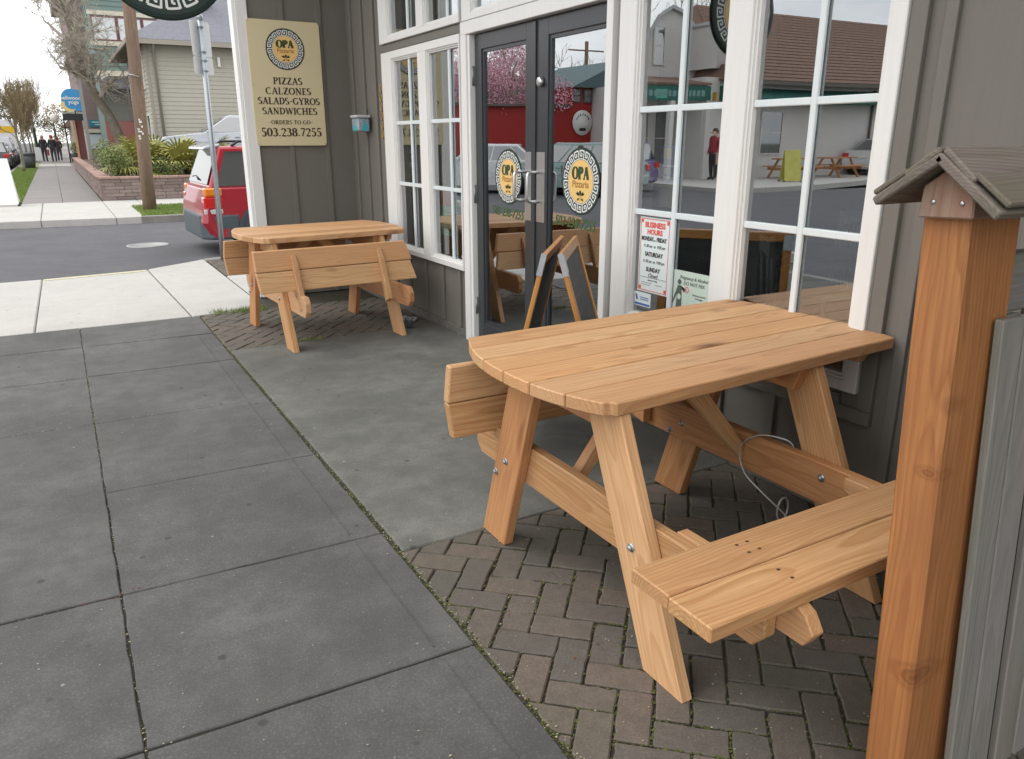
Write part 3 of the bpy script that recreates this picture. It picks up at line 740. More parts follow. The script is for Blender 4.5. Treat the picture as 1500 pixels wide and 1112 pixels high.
# windows: frame (white casing + stepped sash), muntins, panes
def window(y0, y1, z0, z1, sashes, zm, ym=None, cas=.045, mull=.11, xf=FX-.030, sill=True, label=None, sideL=None, sideR=None, head=.075):
    """sashes: list of (ya,yb) glass extents; zm: muntin heights; glass z from z0+.. to z1-.."""
    w = MB()
    gz0, gz1 = z0+.062, z1-head
    ys_ = sorted([s for p in sashes for s in p]); lo, hi = ys_[0], ys_[-1]
    xb = FX+.10
    w.box(xf, xb, y0, lo-.022, z0, z1); w.box(xf, xb, hi+.022, y1, z0, z1)                       # outer stiles
    w.box(xf, xb, lo-.0219, hi+.0219, z0, gz0-.02); w.box(xf, xb, lo-.0219, hi+.0219, gz1+.02, z1)
    for k in range(1, len(ys_)-1, 2): w.box(xf, xb, ys_[k]+.022, ys_[k+1]-.022, gz0-.0199, gz1+.0199)
    fr = w.build('window', WHITE, B, .003, **({'label': label} if label else {}))
    s = MB()
    for a, b in sashes:                                              # the sash sits back and steps in
        for i, (gx, e0, e1) in enumerate(((FX-.020, .022, .011), (FX-.010, .011, 0.0))):
            s.box(gx, xb-.002, a-e0, a-e1, gz0-e0+.0005, gz1+e0-.0005); s.box(gx, xb-.002, b+e1, b+e0, gz0-e0+.0005, gz1+e0-.0005)
            s.box(gx, xb-.002, a-e1, b+e1, gz0-e0+.0005, gz0-e1); s.box(gx, xb-.002, a-e1, b+e1, gz1+e1, gz1+e0-.0005)
    s.build('sash', WHITE, fr)
    for (a, b), mid in zip(sashes, ym or [(p[0]+p[1])/2 for p in sashes]):
        mm = MB(); mm.box(FX-.006, FX+.010, mid-.014, mid+.014, gz0, gz1); 
        for z in zm:
            mm.box(FX-.0055, FX+.0105, a, mid-.0142, z-.014, z+.014); mm.box(FX-.0055, FX+.0105, mid+.0142, b, z-.014, z+.014)
        mm.build('muntin', MUNT, fr, .003)
        zz = [gz0]+[z for z in zm]+[gz1]
        for i in range(len(zz)-1):
            for ya, yb in ((a, mid), (mid, b)):
                MB().quad((FX+.012, ya+.0005, zz[i]+.0005), (FX+.012, ya+.0005, zz[i+1]-.0005), (FX+.012, yb-.0005, zz[i+1]-.0005), (FX+.012, yb-.0005, zz[i]+.0005)).build('pane', GLASS, fr)
    return fr
window(4.955, 6.40, .495, 2.07, [(4.99, 5.49), (5.68, 6.17)], (1.055, 1.53), [5.17, 5.88])
window(4.955, 6.42, 2.138, 3.1, [(4.99, 5.51), (5.68, 6.23)], (2.62,), [5.18, 5.88])
window(1.705, 3.215, .495, 2.10, [(1.785, 2.345), (2.515, 3.065)], (1.06, 1.535), [2.055, 2.785])
window(1.705, 3.215, 2.18, 3.1, [(1.785, 2.345), (2.515, 3.065)], (2.62,), [2.055, 2.785])
window(3.27, 4.91, 2.135, 3.1, [(3.35, 3.99), (4.13, 4.76)], (2.62,), [3.67, 4.45])
# door frame
m = MB(); m.box(FX-.035, FX+.10, 4.845, 4.925, 0, 2.052); m.box(FX-.035, FX+.10, 3.262, 3.315, 0, 2.052); m.box(FX-.035, FX+.10, 3.262, 4.925, 2.0525, 2.13)
m.box(FX-.024, FX+.098, 4.815, 4.8448, 0, 2.052)
DF = m.build('door_frame', WHITE, B, .003)
MB().box(FX-.02, FX+.12, 3.32, 4.81, -.03, .018).build('threshold', plain('threshold_metal', (.25, .24, .22), .45, .7), B, .003)
XD = FX+.012
def door(y0, y1, g0, g1, hinge_y, right_leaf):
    m = MB(); z1 = 2.046; gz0, gz1 = .175, 1.935
    m.box(XD, XD+.045, y0, g0-.02, .022, z1); m.box(XD, XD+.045, g1+.02, y1, .022, z1)
    m.box(XD, XD+.045, g0-.0199, g1+.0199, .022, gz0-.02); m.box(XD, XD+.045, g0-.0199, g1+.0199, gz1+.02, z1)
    d = m.build('door', BLACKD, B, .0025)
    m = MB()
    m.box(XD+.010, XD+.04, g0-.0198, g0, gz0-.0198, gz1+.0198); m.box(XD+.010, XD+.04, g1, g1+.0198, gz0-.0198, gz1+.0198)
    m.box(XD+.010, XD+.04, g0, g1, gz0-.0198, gz0); m.box(XD+.010, XD+.04, g0, g1, gz1, gz1+.0198)
    m.build('glazing_bead', BLACKD, d)
    xg = XD+.022
    MB().quad((xg, g0, gz0), (xg, g0, gz1), (xg, g1, gz1), (xg, g1, gz0)).build('glass', GLASS, d)
    return d, xg
dl, xg = door(4.062, 4.808, 4.175, 4.70, 4.82, False)
dr_, xg = door(3.322, 4.042, 3.385, 3.895, 3.31, True)
MB().box(XD-.012, XD-.0005, 4.034, 4.075, .03, 2.04).build('astragal', BLACKD, dl, .003)
for d, y0, y1 in ((dl, 4.078, 4.160), (dr_, 3.935, 4.030)):
    MB().box(XD-.0025, XD-.0006, y0, y1, .925, 1.33).build('push_plate', STEEL, d)
for d, y in ((dl, 4.165), (dr_, 4.010)):
    x1 = XD-.075; r_ = .024; pts = [(XD-.001, y, 1.215)]
    for k in range(5): a = k*PI/8; pts.append((x1+r_*(1-math.sin(a)), y, 1.215-r_*(1-math.cos(a))))
    for k in range(5): a = k*PI/8; pts.append((x1+r_*(1-math.cos(a)), y, 1.045+r_*(1-math.sin(a))))
    pts.append((XD-.001, y, 1.045))
    MB().tube(pts, .010, 10).build('handle', STEEL, d)
m = MB(); m.lathe([(.024, 0), (.028, -.006), (.028, -.022), (.020, -.028)], (XD-.001, 3.975, 1.715), 20, axis='X'); m.box(XD-.031, XD-.028, 3.972, 3.978, 1.705, 1.725)
m.build('lock', STEEL, dr_)
for d, y, zs in ((dl, 4.812, (1.80, 1.045, .27)), (dr_, 3.318, (1.80, 1.045, .27))):
    for z in zs:
        m = MB(); m.tube([(XD-.012, y, z-.06), (XD-.012, y, z+.06)], .0085, 8); m.box(XD-.006, XD-.0005, y-.018, y+.018, z-.055, z+.055)
        m.build('hinge', plain('hinge_metal', (.30, .31, .32), .45, .8), d)
emblem('emblem_sticker', dr_, basis((xg-.0015, 3.597, 1.178), '-X'), .182)
emblem('emblem_sticker', dl, basis((xg-.0015, 4.405, 1.172), '-X'), .172)
VINYL = plain('vinyl_green', (.055, .11, .035), .5, var=.03)
for d, y in ((dr_, 3.655), (dl, 4.42)):
    textmesh('door_lettering', '503-238-7255', .078, basis((xg-.0012, y, .922), '-X') @ Matrix.Rotation(-.03, 4, 'Z'), VINYL, d, xs=.92, italic=.25, off=.0012)
# wing wall with the menu board, its white corner post, and the soffit over the recess
m = MB(); m.box(1.60, 2.60, 7.3005, 7.42, .0, TOP)
m.build('wing_wall', TAUPE, B)
for x in (1.885, 2.215): MB().box(x-.022, x+.022, 7.283, 7.2995, .0, TOP).build('batten', TAUPE, B, .002)
m = MB(); m.box(1.502, 1.5995, 7.268, 7.44, 0, TOP); m.box(1.478, 1.5015, 7.285, 7.425, 0, TOP)
m.build('corner_post', WHITE, B, .003)
m = MB(); m.box(1.475, 9, -8, 7.46, 3.56, 3.60); m.box(1.455, 1.4745, -8, 7.48, 3.54, 4.0); m.box(1.475, 9, 7.4605, 7.48, 3.54, 4.0)
m.build('soffit', paint('soffit_paint', (.42, .40, .37), .6), B)
# body of the building and the dark room behind the glass
m = MB(); m.box(9, 9.12, -8, 7.3, 0, 6.5); m.box(2.61, 9, 7.30, 7.42, 0, 6.5); m.box(2.47, 9.12, -8.12, -8, 0, 6.5); m.box(1.475, 9.12, -8, 7.42, 3.601, 6.5)
m.build('outer_wall', TAUPE, B)
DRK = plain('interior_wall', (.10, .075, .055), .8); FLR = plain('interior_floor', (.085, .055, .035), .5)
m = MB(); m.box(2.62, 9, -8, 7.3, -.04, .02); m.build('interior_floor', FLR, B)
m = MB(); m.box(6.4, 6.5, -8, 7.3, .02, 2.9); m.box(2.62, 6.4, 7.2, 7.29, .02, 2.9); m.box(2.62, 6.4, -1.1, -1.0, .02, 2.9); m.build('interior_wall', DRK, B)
CURT = plain('curtain_cloth', (.30, .30, .25), .85, var=.2)
def curtain(y0, y1, z0, z1, x=2.66, mat=CURT):
    m = MB(); n = 28; vs = []
    for i in range(n+1):
        y = y0+(y1-y0)*i/n; xx = x+.018*math.sin(i*1.35)
        vs += [(xx, y, z0), (xx, y, z1)]
    m.add(vs, [(2*i, 2*i+1, 2*i+3, 2*i+2) for i in range(n)], 0, True)
    return m.build('curtain', mat, B)
GREYC = plain('grey_curtain', (.42, .41, .42), .85, var=.15)
curtain(5.34, 5.52, .50, 2.06, mat=plain('pale_green_curtain', (.20, .24, .21), .85)); curtain(6.08, 6.2, .50, 2.06)
curtain(5.25, 5.48, 2.16, 3.05, mat=GREYC); curtain(5.85, 6.22, 2.16, 3.05); curtain(4.4, 4.75, 2.18, 3.05)
# things seen through the glass: posters are things of their own
PAPER = plain('poster_paper', (.72, .80, .80), .6, var=.03); REDI = plain('poster_red', (.75, .10, .07), .6, var=.03)
def sheetobj(name, y0, y1, z0, z1, mat, label, cat, x=FX+.019, t=.0015):
    return tag(MB().box(x, x+t, y0, y1, z0, z1).build(name, mat), label, cat)
XI = FX+.0075
h = empty('business_hours_sign', (XI, 2.92, .66), 'white business hours sign with red heading in the window behind the table', 'sign')
MB().box(XI+.001, XI+.003, 2.81, 3.035, .67, 1.038).build('sign_sheet', PAPER, h)
m = MB()
for a, b, c, d in ((2.817, 3.028, .677, .680), (2.817, 3.028, 1.028, 1.031), (2.817, 2.820, .6805, 1.0275), (3.025, 3.028, .6805, 1.0275)): m.box(XI-.0002, XI+.0009, a, b, c, d)
for y, z in ((2.829, 1.018), (3.016, 1.018), (2.829, .69), (3.016, .69)): m.box(XI-.0002, XI+.0009, y-.0075, y+.0075, z-.008, z+.008)
m.build('red_border', REDI, h)
def line(s, z, size, mat, xs=.85, y=2.922, off=0, it=0, n='lettering', par=h, al='CENTER'): textmesh(n, s, size, basis((XI-.0004, y, z), '-X'), mat, par, xs=xs, off=off, italic=it, align=al)
line('BUSINESS', .990, .036, REDI, 1.0, off=.0014); line('HOURS', .957, .034, REDI, 1.0, off=.0014)
line('MONDAY', .925, .029, INK, .70, 2.974, off=.0009); line('thru', .925, .013, INK, .85, 2.921); line('FRIDAY', .925, .029, INK, .74, 2.870, off=.0009)
line('11:30 am  to  9:00 pm', .893, .021, INK, .86, it=.2); line('SATURDAY', .850, .029, INK, .9, off=.0009); line('11:30 am  to  9:00 pm', .818, .021, INK, .86, it=.2)
line('SUNDAY', .775, .029, INK, .9, off=.0009); line('Closed', .748, .026, INK, .95, it=.25)
m = MB()
for z, a, b in ((.743, 2.826, 3.018), (.716, 2.93, 3.01), (.712, 2.85, 2.90), (.705, 2.94, 3.01)): m.box(XI-.0002, XI+.0009, a, b, z, z+.0014)
m.build('ruled_line', INK, h); line('EMERGENCY PHONE', .728, .009, INK)
p = empty('alcohol_warning_sign', (XI, 2.64, .6), 'pale green pregnancy and alcohol warning card low in the window', 'sign')
PGRN = plain('poster_pale_green', (.56, .66, .58), .6, var=.03)
MB().box(XI+.001, XI+.003, 2.518, 2.768, .60, .812).build('sign_sheet', PGRN, p)
FIG = plain('figure_ink', (.10, .12, .11), .6, var=.02)
line('Pregnancy & Alcohol', .775, .023, FIG, .95, 2.632, it=.25, par=p); line('DO NOT MIX', .749, .023, FIG, 1.0, 2.628, it=.2, par=p)
line('Drinking alcoholic', .706, .012, FIG, 1, 2.59, par=p); line('beverages', .692, .012, FIG, 1, 2.59, par=p)
m = MB(); MF = basis((XI, 2.726, .70), '-X')
m.add([MF @ Vector((.013*math.cos(2*PI*k/16), .058+.013*math.sin(2*PI*k/16), 0)) for k in range(16)], [tuple(range(16))])
m.add([MF @ Vector(q+(0,)) for q in ((-.010, .042), (.012, .042), (.030, .012), (.046, .018), (.046, .026), (.028, .022), (.018, .024), (.022, -.09), (-.020, -.09), (-.012, 0), (-.040, -.05), (-.046, -.046), (-.018, .02))], [tuple(range(13))])
m.build('figure', FIG, p)
m = MB(); m.add([MF @ Vector((.002+.012*math.cos(2*PI*k/16), -.012+.014*math.sin(2*PI*k/16), .0004)) for k in range(16)], [tuple(range(16))]); m.build('figure_belly', PGRN, p)
m = MB(); vs = []
for k in range(20):
    for rr in (.012, .015): vs.append(MF @ Vector((.052+rr*math.cos(2*PI*k/20), .026+rr*math.sin(2*PI*k/20), .0003)))
m.add(vs, [(2*k, 2*k+1, (2*k+3) % 40, (2*k+2) % 40) for k in range(20)]); m.add([MF @ Vector(q+(.0004,)) for q in ((.043, .036), (.045, .038), (.061, .016), (.059, .014))], [(0, 1, 2, 3)]); m.build('no_symbol', REDI, p)
c = empty('card_sticker', (XI, 3.0, .6), 'small white and blue card sticker in the window corner under the hours sign', 'sticker')
MB().box(XI+.001, XI+.003, 2.93, 3.058, .592, .662).build('card', PAPER, c)
BLUEI = plain('print_blue', (.06, .12, .42), .6, var=.03)
m = MB(); m.box(XI, XI+.0009, 2.935, 3.053, .597, .607); m.add([basis((XI, 3.04, .634), '-X') @ Vector(q+(0,)) for q in ((-.01, .014), (.004, .016), (.014, -.01), (.002, -.014))], [(0, 1, 2, 3)]); m.box(XI, XI+.0009, 2.945, 3.01, .625, .629); m.box(XI, XI+.0009, 2.945, 3.01, .635, .639)
m.build('print', BLUEI, c)
# poster with blue print and a plain sheet below it
XP = 2.62
q = empty('blue_poster', (XP, 2.99, 1.2), 'blue and yellow leaflet poster inside the window left of the mullion', 'poster')
MB().box(XP, XP+.002, 2.915, 3.08, 1.19, 1.37).build('poster_sheet', plain('poster_blue', (.10, .25, .62), .6, var=.25, nscale=20), q)
m = MB(); m.box(XP-.001, XP-.0003, 3.0, 3.06, 1.31, 1.36); m.box(XP-.001, XP-.0003, 2.925, 2.96, 1.32, 1.35); m.build('yellow_patch', plain('poster_yellow', (.70, .50, .12), .6), q)
m = MB(); m.box(XP-.001, XP-.0003, 2.93, 3.06, 1.27, 1.278); m.box(XP-.001, XP-.0003, 2.95, 3.05, 1.215, 1.225); m.box(XP-.001, XP-.0003, 3.02, 3.045, 1.235, 1.265); m.build('white_patch', PAPER, q)
sheetobj('paper_notice', 2.93, 3.08, 1.075, 1.185, plain('buff_paper', (.50, .52, .33), .6), 'plain buff paper taped up under the blue leaflet', 'notice', XP)
# notices in the far left window
sheetobj('red_notice', 5.19, 5.43, .935, 1.035, plain('notice_red', (.62, .16, .11), .6), 'red notice in the window beside the door', 'notice')
nt2 = sheetobj('green_notice', 5.195, 5.415, .71, .93, plain('notice_green', (.38, .66, .50), .6), 'mint green two sheet notice in the window beside the door', 'notice')
m = MB(); m.box(FX+.0175, FX+.0185, 5.23, 5.38, .80, .812); m.box(FX+.0175, FX+.0185, 5.21, 5.40, .822, .8235); m.box(FX+.0175, FX+.0185, 5.25, 5.37, .745, .76); m.box(FX+.0175, FX+.0185, 5.23, 5.38, .88, .888); m.build('print', plain('notice_print', (.16, .42, .28), .6), nt2)
sheetobj('white_notice', 5.0, 5.13, .87, 1.01, PAPER, 'small white notice behind the window pane nearest the black door', 'notice')
o = MB().lathe([(.040, 0), (.040, .002)], (FX+.017, 5.425, .66), 20, axis='X').build('round_sticker', plain('sticker_orange', (.70, .28, .04), .6)); tag(o, 'round orange sticker at the bottom of the window', 'sticker')
MB().lathe([(.026, -.0012), (.026, -.0002)], (FX+.017, 5.425, .66), 16, axis='X').build('sticker_centre', plain('sticker_dark', (.25, .12, .03), .6), o)
o = sheetobj('open_sign', 5.86, 6.02, 1.14, 1.36, plain('open_sign_black', (.03, .035, .04), .5), 'black come in we are open sign hanging in the left window', 'sign')
LW = plain('sign_white_ink', (.75, .76, .74), .6)
for s, z, sz in (('Come in', 1.30, .04), ("we're", 1.262, .03), ('OPEN', 1.19, .055)): textmesh('lettering', s, sz, basis((FX+.0183, 5.94, z), '-X'), LW, o, xs=.8, off=.0008, italic=.15 if s != 'OPEN' else 0)
# table and white chairs in the dark dining room
def chair(name, x, y, rz, label, mat):
    M = Matrix.Translation((x, y, .02)) @ Matrix.Rotation(rz, 4, 'Z')
    e = empty(name, (x, y, .02), label, 'chair', 'chairs in the dining room')
    for sx in (-.19, .19):
        for sy in (-.19, .19): MB().tube([M @ Vector((sx*1.1, sy*1.1, 0)), M @ Vector((sx, sy, .44))], .016, 6).build('leg', mat, e)
    MB().box(-.22, .22, -.21, .21, .44, .47, M=M).build('seat', mat, e, .008)
    for sx in (-.19, .19): MB().tube([M @ Vector((sx, -.2, .47)), M @ Vector((sx*1.05, -.25, .93))], .014, 6).build('post', mat, e)
    for k in range(6): MB().tube([M @ Vector((-.15+k*.06, -.205, .47)), M @ Vector((-.155+k*.062, -.245, .88))], .008, 5).build('slat', mat, e)
    m = MB(); P = [(x_, .93-.05*(x_/.21)**2+.02) for x_ in [-.21+i*.042 for i in range(11)]]
    m.prism([M @ Vector((a, -.245, b)) for a, b in P]+[M @ Vector((a, -.245, b-.07)) for a, b in reversed(P)], M.to_3x3() @ Vector((0, -.022, 0)))
    m.build('top_rail', mat, e); return e
CH = plain('chair_paint', (.55, .58, .57), .5)
chair('dining_chair', 3.25, 2.72, -1.9, 'white spindle back chair inside the window, nearest the glass', CH)
chair('dining_chair', 4.1, 3.25, 1.2, 'pale spindle back chair across the dining table', CH)
t = empty('dining_table', (3.65, 3.1, .02), 'dark dining table inside behind the window', 'table')
MB().box(3.2, 4.1, 2.75, 3.5, .74, .77).build('tabletop', plain('dark_table', (.07, .045, .03), .3), t, .004); MB().tube([(3.65, 3.12, .02), (3.65, 3.12, .74)], .035, 8).build('pedestal', BLACK, t)
MB().lathe([(.22, .02), (.22, .035), (.03, .06)], (3.65, 3.12, 0), 16).build('foot', BLACK, t)
m = MB(); rr_ = random.Random(2)
for k in range(7):
    m.lathe([(.001, .02), (.03+.012*k % .02, .04), (.001, .07)], (3.32+rr_.uniform(-.06, .06), 2.95+rr_.uniform(-.1, .12), .76), 8)
tag(m.build('crumpled_napkins', plain('napkin_white', (.6, .62, .62), .8)), 'crumpled white napkins lying on the dining table', 'napkins')

# menu board
s = empty('menu_board', (1.89, 7.28, 1.35), 'cream pizzeria menu board with round emblem on the taupe wall', 'sign')
CREAM = plain('board_cream', (.66, .575, .36), .5, var=.03, nscale=3)
def rrect(x0, x1, z0, z1, r, y):
    P = []
    for cx, cz, a0 in ((x1-r, z1-r, 0), (x0+r, z1-r, 90), (x0+r, z0+r, 180), (x1-r, z0+r, 270)):
        for k in range(5): a = math.radians(a0+22.5*k); P.append((cx+r*math.cos(a), y, cz+r*math.sin(a)))
    return P
MB().prism(rrect(1.578, 2.205, 1.352, 2.385, .025, 7.262), (0, .02, 0)).build('board', CREAM, s, .002)
emblem('emblem', s, basis((1.893, 7.2605, 2.155), '-Y'), .168)
def sg(t, z, h_, wt=1, xs=1): strokes(MBX, t, 0, 0, h_, basis((1.893, 7.2608, z), '-Y'), wt, xs=xs)
for t, z, h_, wt, xs_ in (('PIZZAS', 1.868, .056, 1.22, 1.16), ('CALZONES', 1.785, .056, 1.22, 1.2), ('SALADS-GYROS', 1.702, .056, 1.22, 1.12), ('SANDWICHES', 1.618, .056, 1.22, 1.16), ('-ORDERS TO GO-', 1.535, .034, 1.2, 1.2), ('503.238.7255', 1.433, .070, 1.25, 1.14)):
    MBX = MB(); sg(t, z, h_, wt, xs_); MBX.build('lettering', INK, s)
for x, z in ((1.595, 2.37), (2.188, 2.37), (1.595, 1.37), (2.188, 1.37), (1.595, 1.86), (2.188, 1.86), (1.893, 1.362)):
    MB().lathe([(.005, 0), (.005, -.002), (.002, -.0035)], (x, 7.2618, z), 8, axis='Y').build('screw', GALV, s)
# hanging round sign
s = empty('round_hanging_sign', (.57, 4.25, 1.95), 'big round black and white Greek key sign hanging over the pavement', 'sign')
MB().lathe([(.294, -.015), (.302, -.011), (.302, .011), (.294, .015)], (.585, 4.35, 2.256), 64, axis='Y').build('disc', DKGREEN, s)
emblem('emblem', s, basis((.585, 4.3345, 2.256), '-Y') @ Matrix.Rotation(math.radians(9), 4, 'Z'), .278, keys=18)
emblem('emblem', s, frame((.585, 4.3655, 2.256), (-1, 0, 0), (0, 1, 0)), .278, keys=18)
MB().tube([(.30, 4.25, 2.85), (2.47, 4.25, 2.85)], .014, 8).build('bracket', BLACK, s)
for x in (.45, .68): MB().tube([(x, 4.25, 2.50), (x, 4.25, 2.85)], .005, 6).build('chain', BLACK, s)
# wall pot and cord ornament by the corner
s = empty('wall_ash_pot', (2.43, 6.82, 1.47), 'small silver pot with teal tree print hung on the taupe wall', 'pot')
m = MB(); m.box(2.33, 2.449, 6.75, 6.90, 1.47, 1.585); m.build('pot', plain('pot_pattern', (.33, .40, .45), .5, .2, var=.6, nscale=60), s, .015)
m = MB(); m.box(2.322, 2.449, 6.742, 6.908, 1.5855, 1.607); m.build('rim', plain('pot_rim', (.55, .56, .60), .5), s, .004)
TEAL = plain('pot_teal', (.05, .42, .50), .5)
m = MB(); m.prism([(2.365, 6.7485, 1.478), (2.435, 6.7485, 1.478), (2.42, 6.7485, 1.52), (2.40, 6.7485, 1.565), (2.38, 6.7485, 1.52)], (0, -.001, 0)); m.build('tree_print', TEAL, s)
MB().box(2.3285, 2.3298, 6.78, 6.87, 1.478, 1.52).build('teal_print', TEAL, s)
MB().tube([(2.45, 6.82, 1.59), (2.455, 6.82, 1.66)], .004, 6).build('hook', BLACK, s)
s = empty('brass_link_hanging', (2.46, 6.475, 1.43), 'string of brass loops hanging beside the left window', 'ornament')
BR = plain('brass', (.42, .27, .10), .45, .7)
for k in range(6):
    m = MB(); z = 1.81-k*.073; m.tube([(2.455, 6.475+.017*math.cos(t*PI/6), z+.032*math.sin(t*PI/6)) for t in range(13)], .0055, 6, caps=False); m.build('loop', BR, s)
# ---------------------------------------------------------------- picnic tables
BOLT = GALV
def hexbolt(name, parent, x, y, z, sgn=-1):
    m = MB(); m.lathe([(.013, 0), (.013, sgn*.002)], (x, y, z), 12, axis='X'); m.lathe([(.0075, sgn*.0021), (.0075, sgn*.009), (.003, sgn*.011)], (x, y, z), 8, axis='X')
    m.build(name, BOLT, parent)
def picnic_table(label, cx, cy, rz, xl, xr, tops, zt, near_seat, right_leg, mats, loc, topx):
    """built in world axes about (cx,cy) and turned by rz afterwards; near_seat: 'down' or 'up' (folded against its hinge)"""
    root = empty('picnic_table', (cx, cy, 0), label, 'picnic table', 'new wooden picnic tables outside the pizzeria')
    ma, mb_, mc = mats
    TH = .038; zb = zt-TH
    y0, y1 = tops; n = 6; w = (y1-y0)/n
    # rounded ends: half-length bulges towards the middle board
    def endx(y, side):
        t = (y-(y0+y1)/2)/((y1-y0)/2)
        return (topx[0]-.098*(1-abs(t)**2.3)) if side < 0 else (topx[1]+.07*(1-abs(t)**2.2))
    for i in range(n):
        a, b = y0+i*w+.0022, y0+(i+1)*w-.0022
        if i == 0: a = y0
        if i == n-1: b = y1
        P = []; K = 6
        for k in range(K+1): y = a+(b-a)*k/K; P.append((endx(y, -1), y, zb))
        for k in range(K+1): y = b+(a-b)*k/K; P.append((endx(y, 1), y, zb))
        if i == 0: P[0] = (P[0][0]+.018, y0, zb); P.insert(1, (P[0][0]-.012, y0+.018, zb))
        P = [(p[0], p[1]+(p[0]-topx[0])*.057*(1-.45*(p[1]-y0)/(y1-y0)), p[2]) for p in P]
        timber('table_board', root, P, (0, 0, TH+(.0 if i % 2 else .0008)), (1, 0, 0), (ma, mb_, ma, ma, mb_, ma)[i], .0035)
    def leg(x, yf0, yf1, yt0, yt1, mat):
        return timber('leg', root, [(x, yf0, 0), (x, yf1, 0), (x, yt1, zb-.001), (x, yt0, zb-.001)], (TH, 0, 0), (0, (yt0+yt1-yf0-yf1)/2, zb), mat, .003)
    for x, m1, m2 in ((xl, mb_, mc), (right_leg, ma, mc)):
        dy = .05 if x > xl else 0
        leg(x, cy-.56+dy*.7, cy-.40+dy*.7, cy-.25+dy, cy-.095+dy, m1)
        leg(x, cy+.385, cy+.545, cy+.165, cy+.32, m2)
    # cross cleats under the top and the long seat beams
    for x in (xl+TH+.001, right_leg-TH-.001):
        timber('top_cleat', root, [(x, y0+.11, zb-.089), (x, y1-.06, zb-.089), (x, y1-.03, zb-.0005), (x, y0+.08, zb-.0005)], (TH, 0, 0), (0, 1, 0), mc, .003)
    x = topx[1]-.12
    timber('top_cleat', root, [(x, y0+.12, zb-.045), (x, y1-.06, zb-.045), (x, y1-.03, zb-.0005), (x, y0+.10, zb-.0005)], (TH, 0, 0), (0, 1, 0), ma, .003)
    bl, br = cy-.76, cy+.66
    for x, z1, m_ in ((xl+TH+.001, .412, ma), (right_leg-TH-.001, .405, mc)):
        z0 = z1-.14
        timber('seat_beam', root, [(x, bl+.035, z0), (x, br-.035, z0), (x, br, z0+.04), (x, br, z1-.035), (x, br-.03, z1), (x, bl+.03, z1), (x, bl, z1-.04), (x, bl, z0+.04)], (TH, 0, 0), (0, 1, 0), m_, .004)
    # diagonal braces from the middle of the top down to the beams
    mid = (xl+right_leg)/2
    for s, xe in ((-1, xl+TH*2+.002), (1, right_leg-TH-.002)):
        yb = cy+.03 if s > 0 else cy+.07
        A = Vector((mid+s*.03-.16*(s > 0)*0, yb, zb-.002)); Bp = Vector((xe, yb, .33)); d = (Bp-A).normalized(); nrm = Vector((d.z, 0, -d.x))*.0445
        P = [A+nrm, A-nrm, Bp-nrm, Bp+nrm]
        for q in P[:2]: q.z = zb-.002
        for q in P[2:]: q.x = xe
        P[0].x = A.x+.05*s; P[1].x = A.x-.05*s
        if (P[0]-P[3]).length+(P[1]-P[2]).length > (P[0]-P[2]).length+(P[1]-P[3]).length: P[0], P[1] = P[1], P[0]
        timber('brace', root, P, (0, TH, 0), d, ma if s < 0 else mb_, .003)
    # bolts
    for y, z in ((cy-.327, .344), (cy+.436, .274), (cy+.366, .337)):
        hexbolt('bolt', root, xl-.0005, y, z)
    for y, z in ((cy-.302, .358), (cy+.426, .286), (cy+.358, .331)): hexbolt('bolt', root, right_leg-TH-.0015, y, z)
    # seats: two boards on two cleats; folded up they stand on edge against the hinge
    sx0, sx1 = xl-.185, xl+.885
    def seat(M, name, m_, flip=False):
        """local frame: x along, y across (0..0.27), z up from the underside"""
        T = lambda p: M @ Vector(p)
        R3 = M.to_3x3()
        for k in (0, 1):
            a = k*.134; b = a+.131
            timber(name+'_board', root, [T((sx0+.004*k, a, 0)), T((sx1, a, 0)), T((sx1, b, 0)), T((sx0+.004*k, b, 0))], R3 @ Vector((0, 0, TH)), R3 @ Vector((1, 0, 0)), m_[k], .003)
        for x in (xl+TH*2+.003, right_leg-TH*2-.004):
            timber('seat_cleat', root, [T((x, -.02, -.012)), T((x, -.045, -.05)), T((x, -.02, -.089)), T((x, .31, -.089)), T((x, .40, -.04)), T((x, .40, -.001)), T((x, -.0, -.001))], R3 @ Vector((TH, 0, 0)), R3 @ Vector((0, 1, 0)), m_[0], .003)
        for x in (xl+.11, xl+.145, right_leg-.06, right_leg-.10):
            for yv in (.05, .09, .18, .22):
                if (x*100+yv*100) % 2 < 1.2:
                    mm = MB(); c = T((x+.006, yv, TH+.0002)); 
                    mm.add([T((x+.0055*math.cos(k*PI/4), yv+.0045*math.sin(k*PI/4), TH+.0004)) for k in range(8)], [tuple(range(8))]); mm.build('screw_hole', SCREWH, root)
    if near_seat == 'down':
        seat(Matrix.Translation((0, cy-.812, .4125)), 'seat', (ma, ma))
    else:
        # standing nearly upright at the near end, its top leaning back to the table
        M = Matrix.Translation((0, cy-.665, .452)) @ Matrix.Rotation(math.radians(76), 4, 'X')
        # cleats must be on the outside: local z (up) faces the table
        seat(M @ Matrix.Translation((0, .265, .0)) @ Matrix.Rotation(PI, 4, 'X') @ Matrix.Translation((0, 0, -TH)), 'folded_seat', (mb_, mb_)) if False else seat_up(root, cx, cy, xl, right_leg, sx0, sx1, ma, mb_, TH)
    # far seat folded up just beyond the far legs
    yb = cy+.50
    for k, (za, zb2) in enumerate(((.40, .530), (.533, .663))):
        bx = (sx0+.03, sx1-.05)
        ea = [.018, .0, .012]
        P = [(bx[0]+(.022 if k == 0 else .003), yb, za), (bx[1], yb, za), (bx[1], yb, zb2), (bx[0]+(.004 if k == 0 else .016), yb, zb2)]
        timber('folded_seat_board', root, P, (0, TH, 0), (1, 0, 0), mb_ if k else ma, .004)
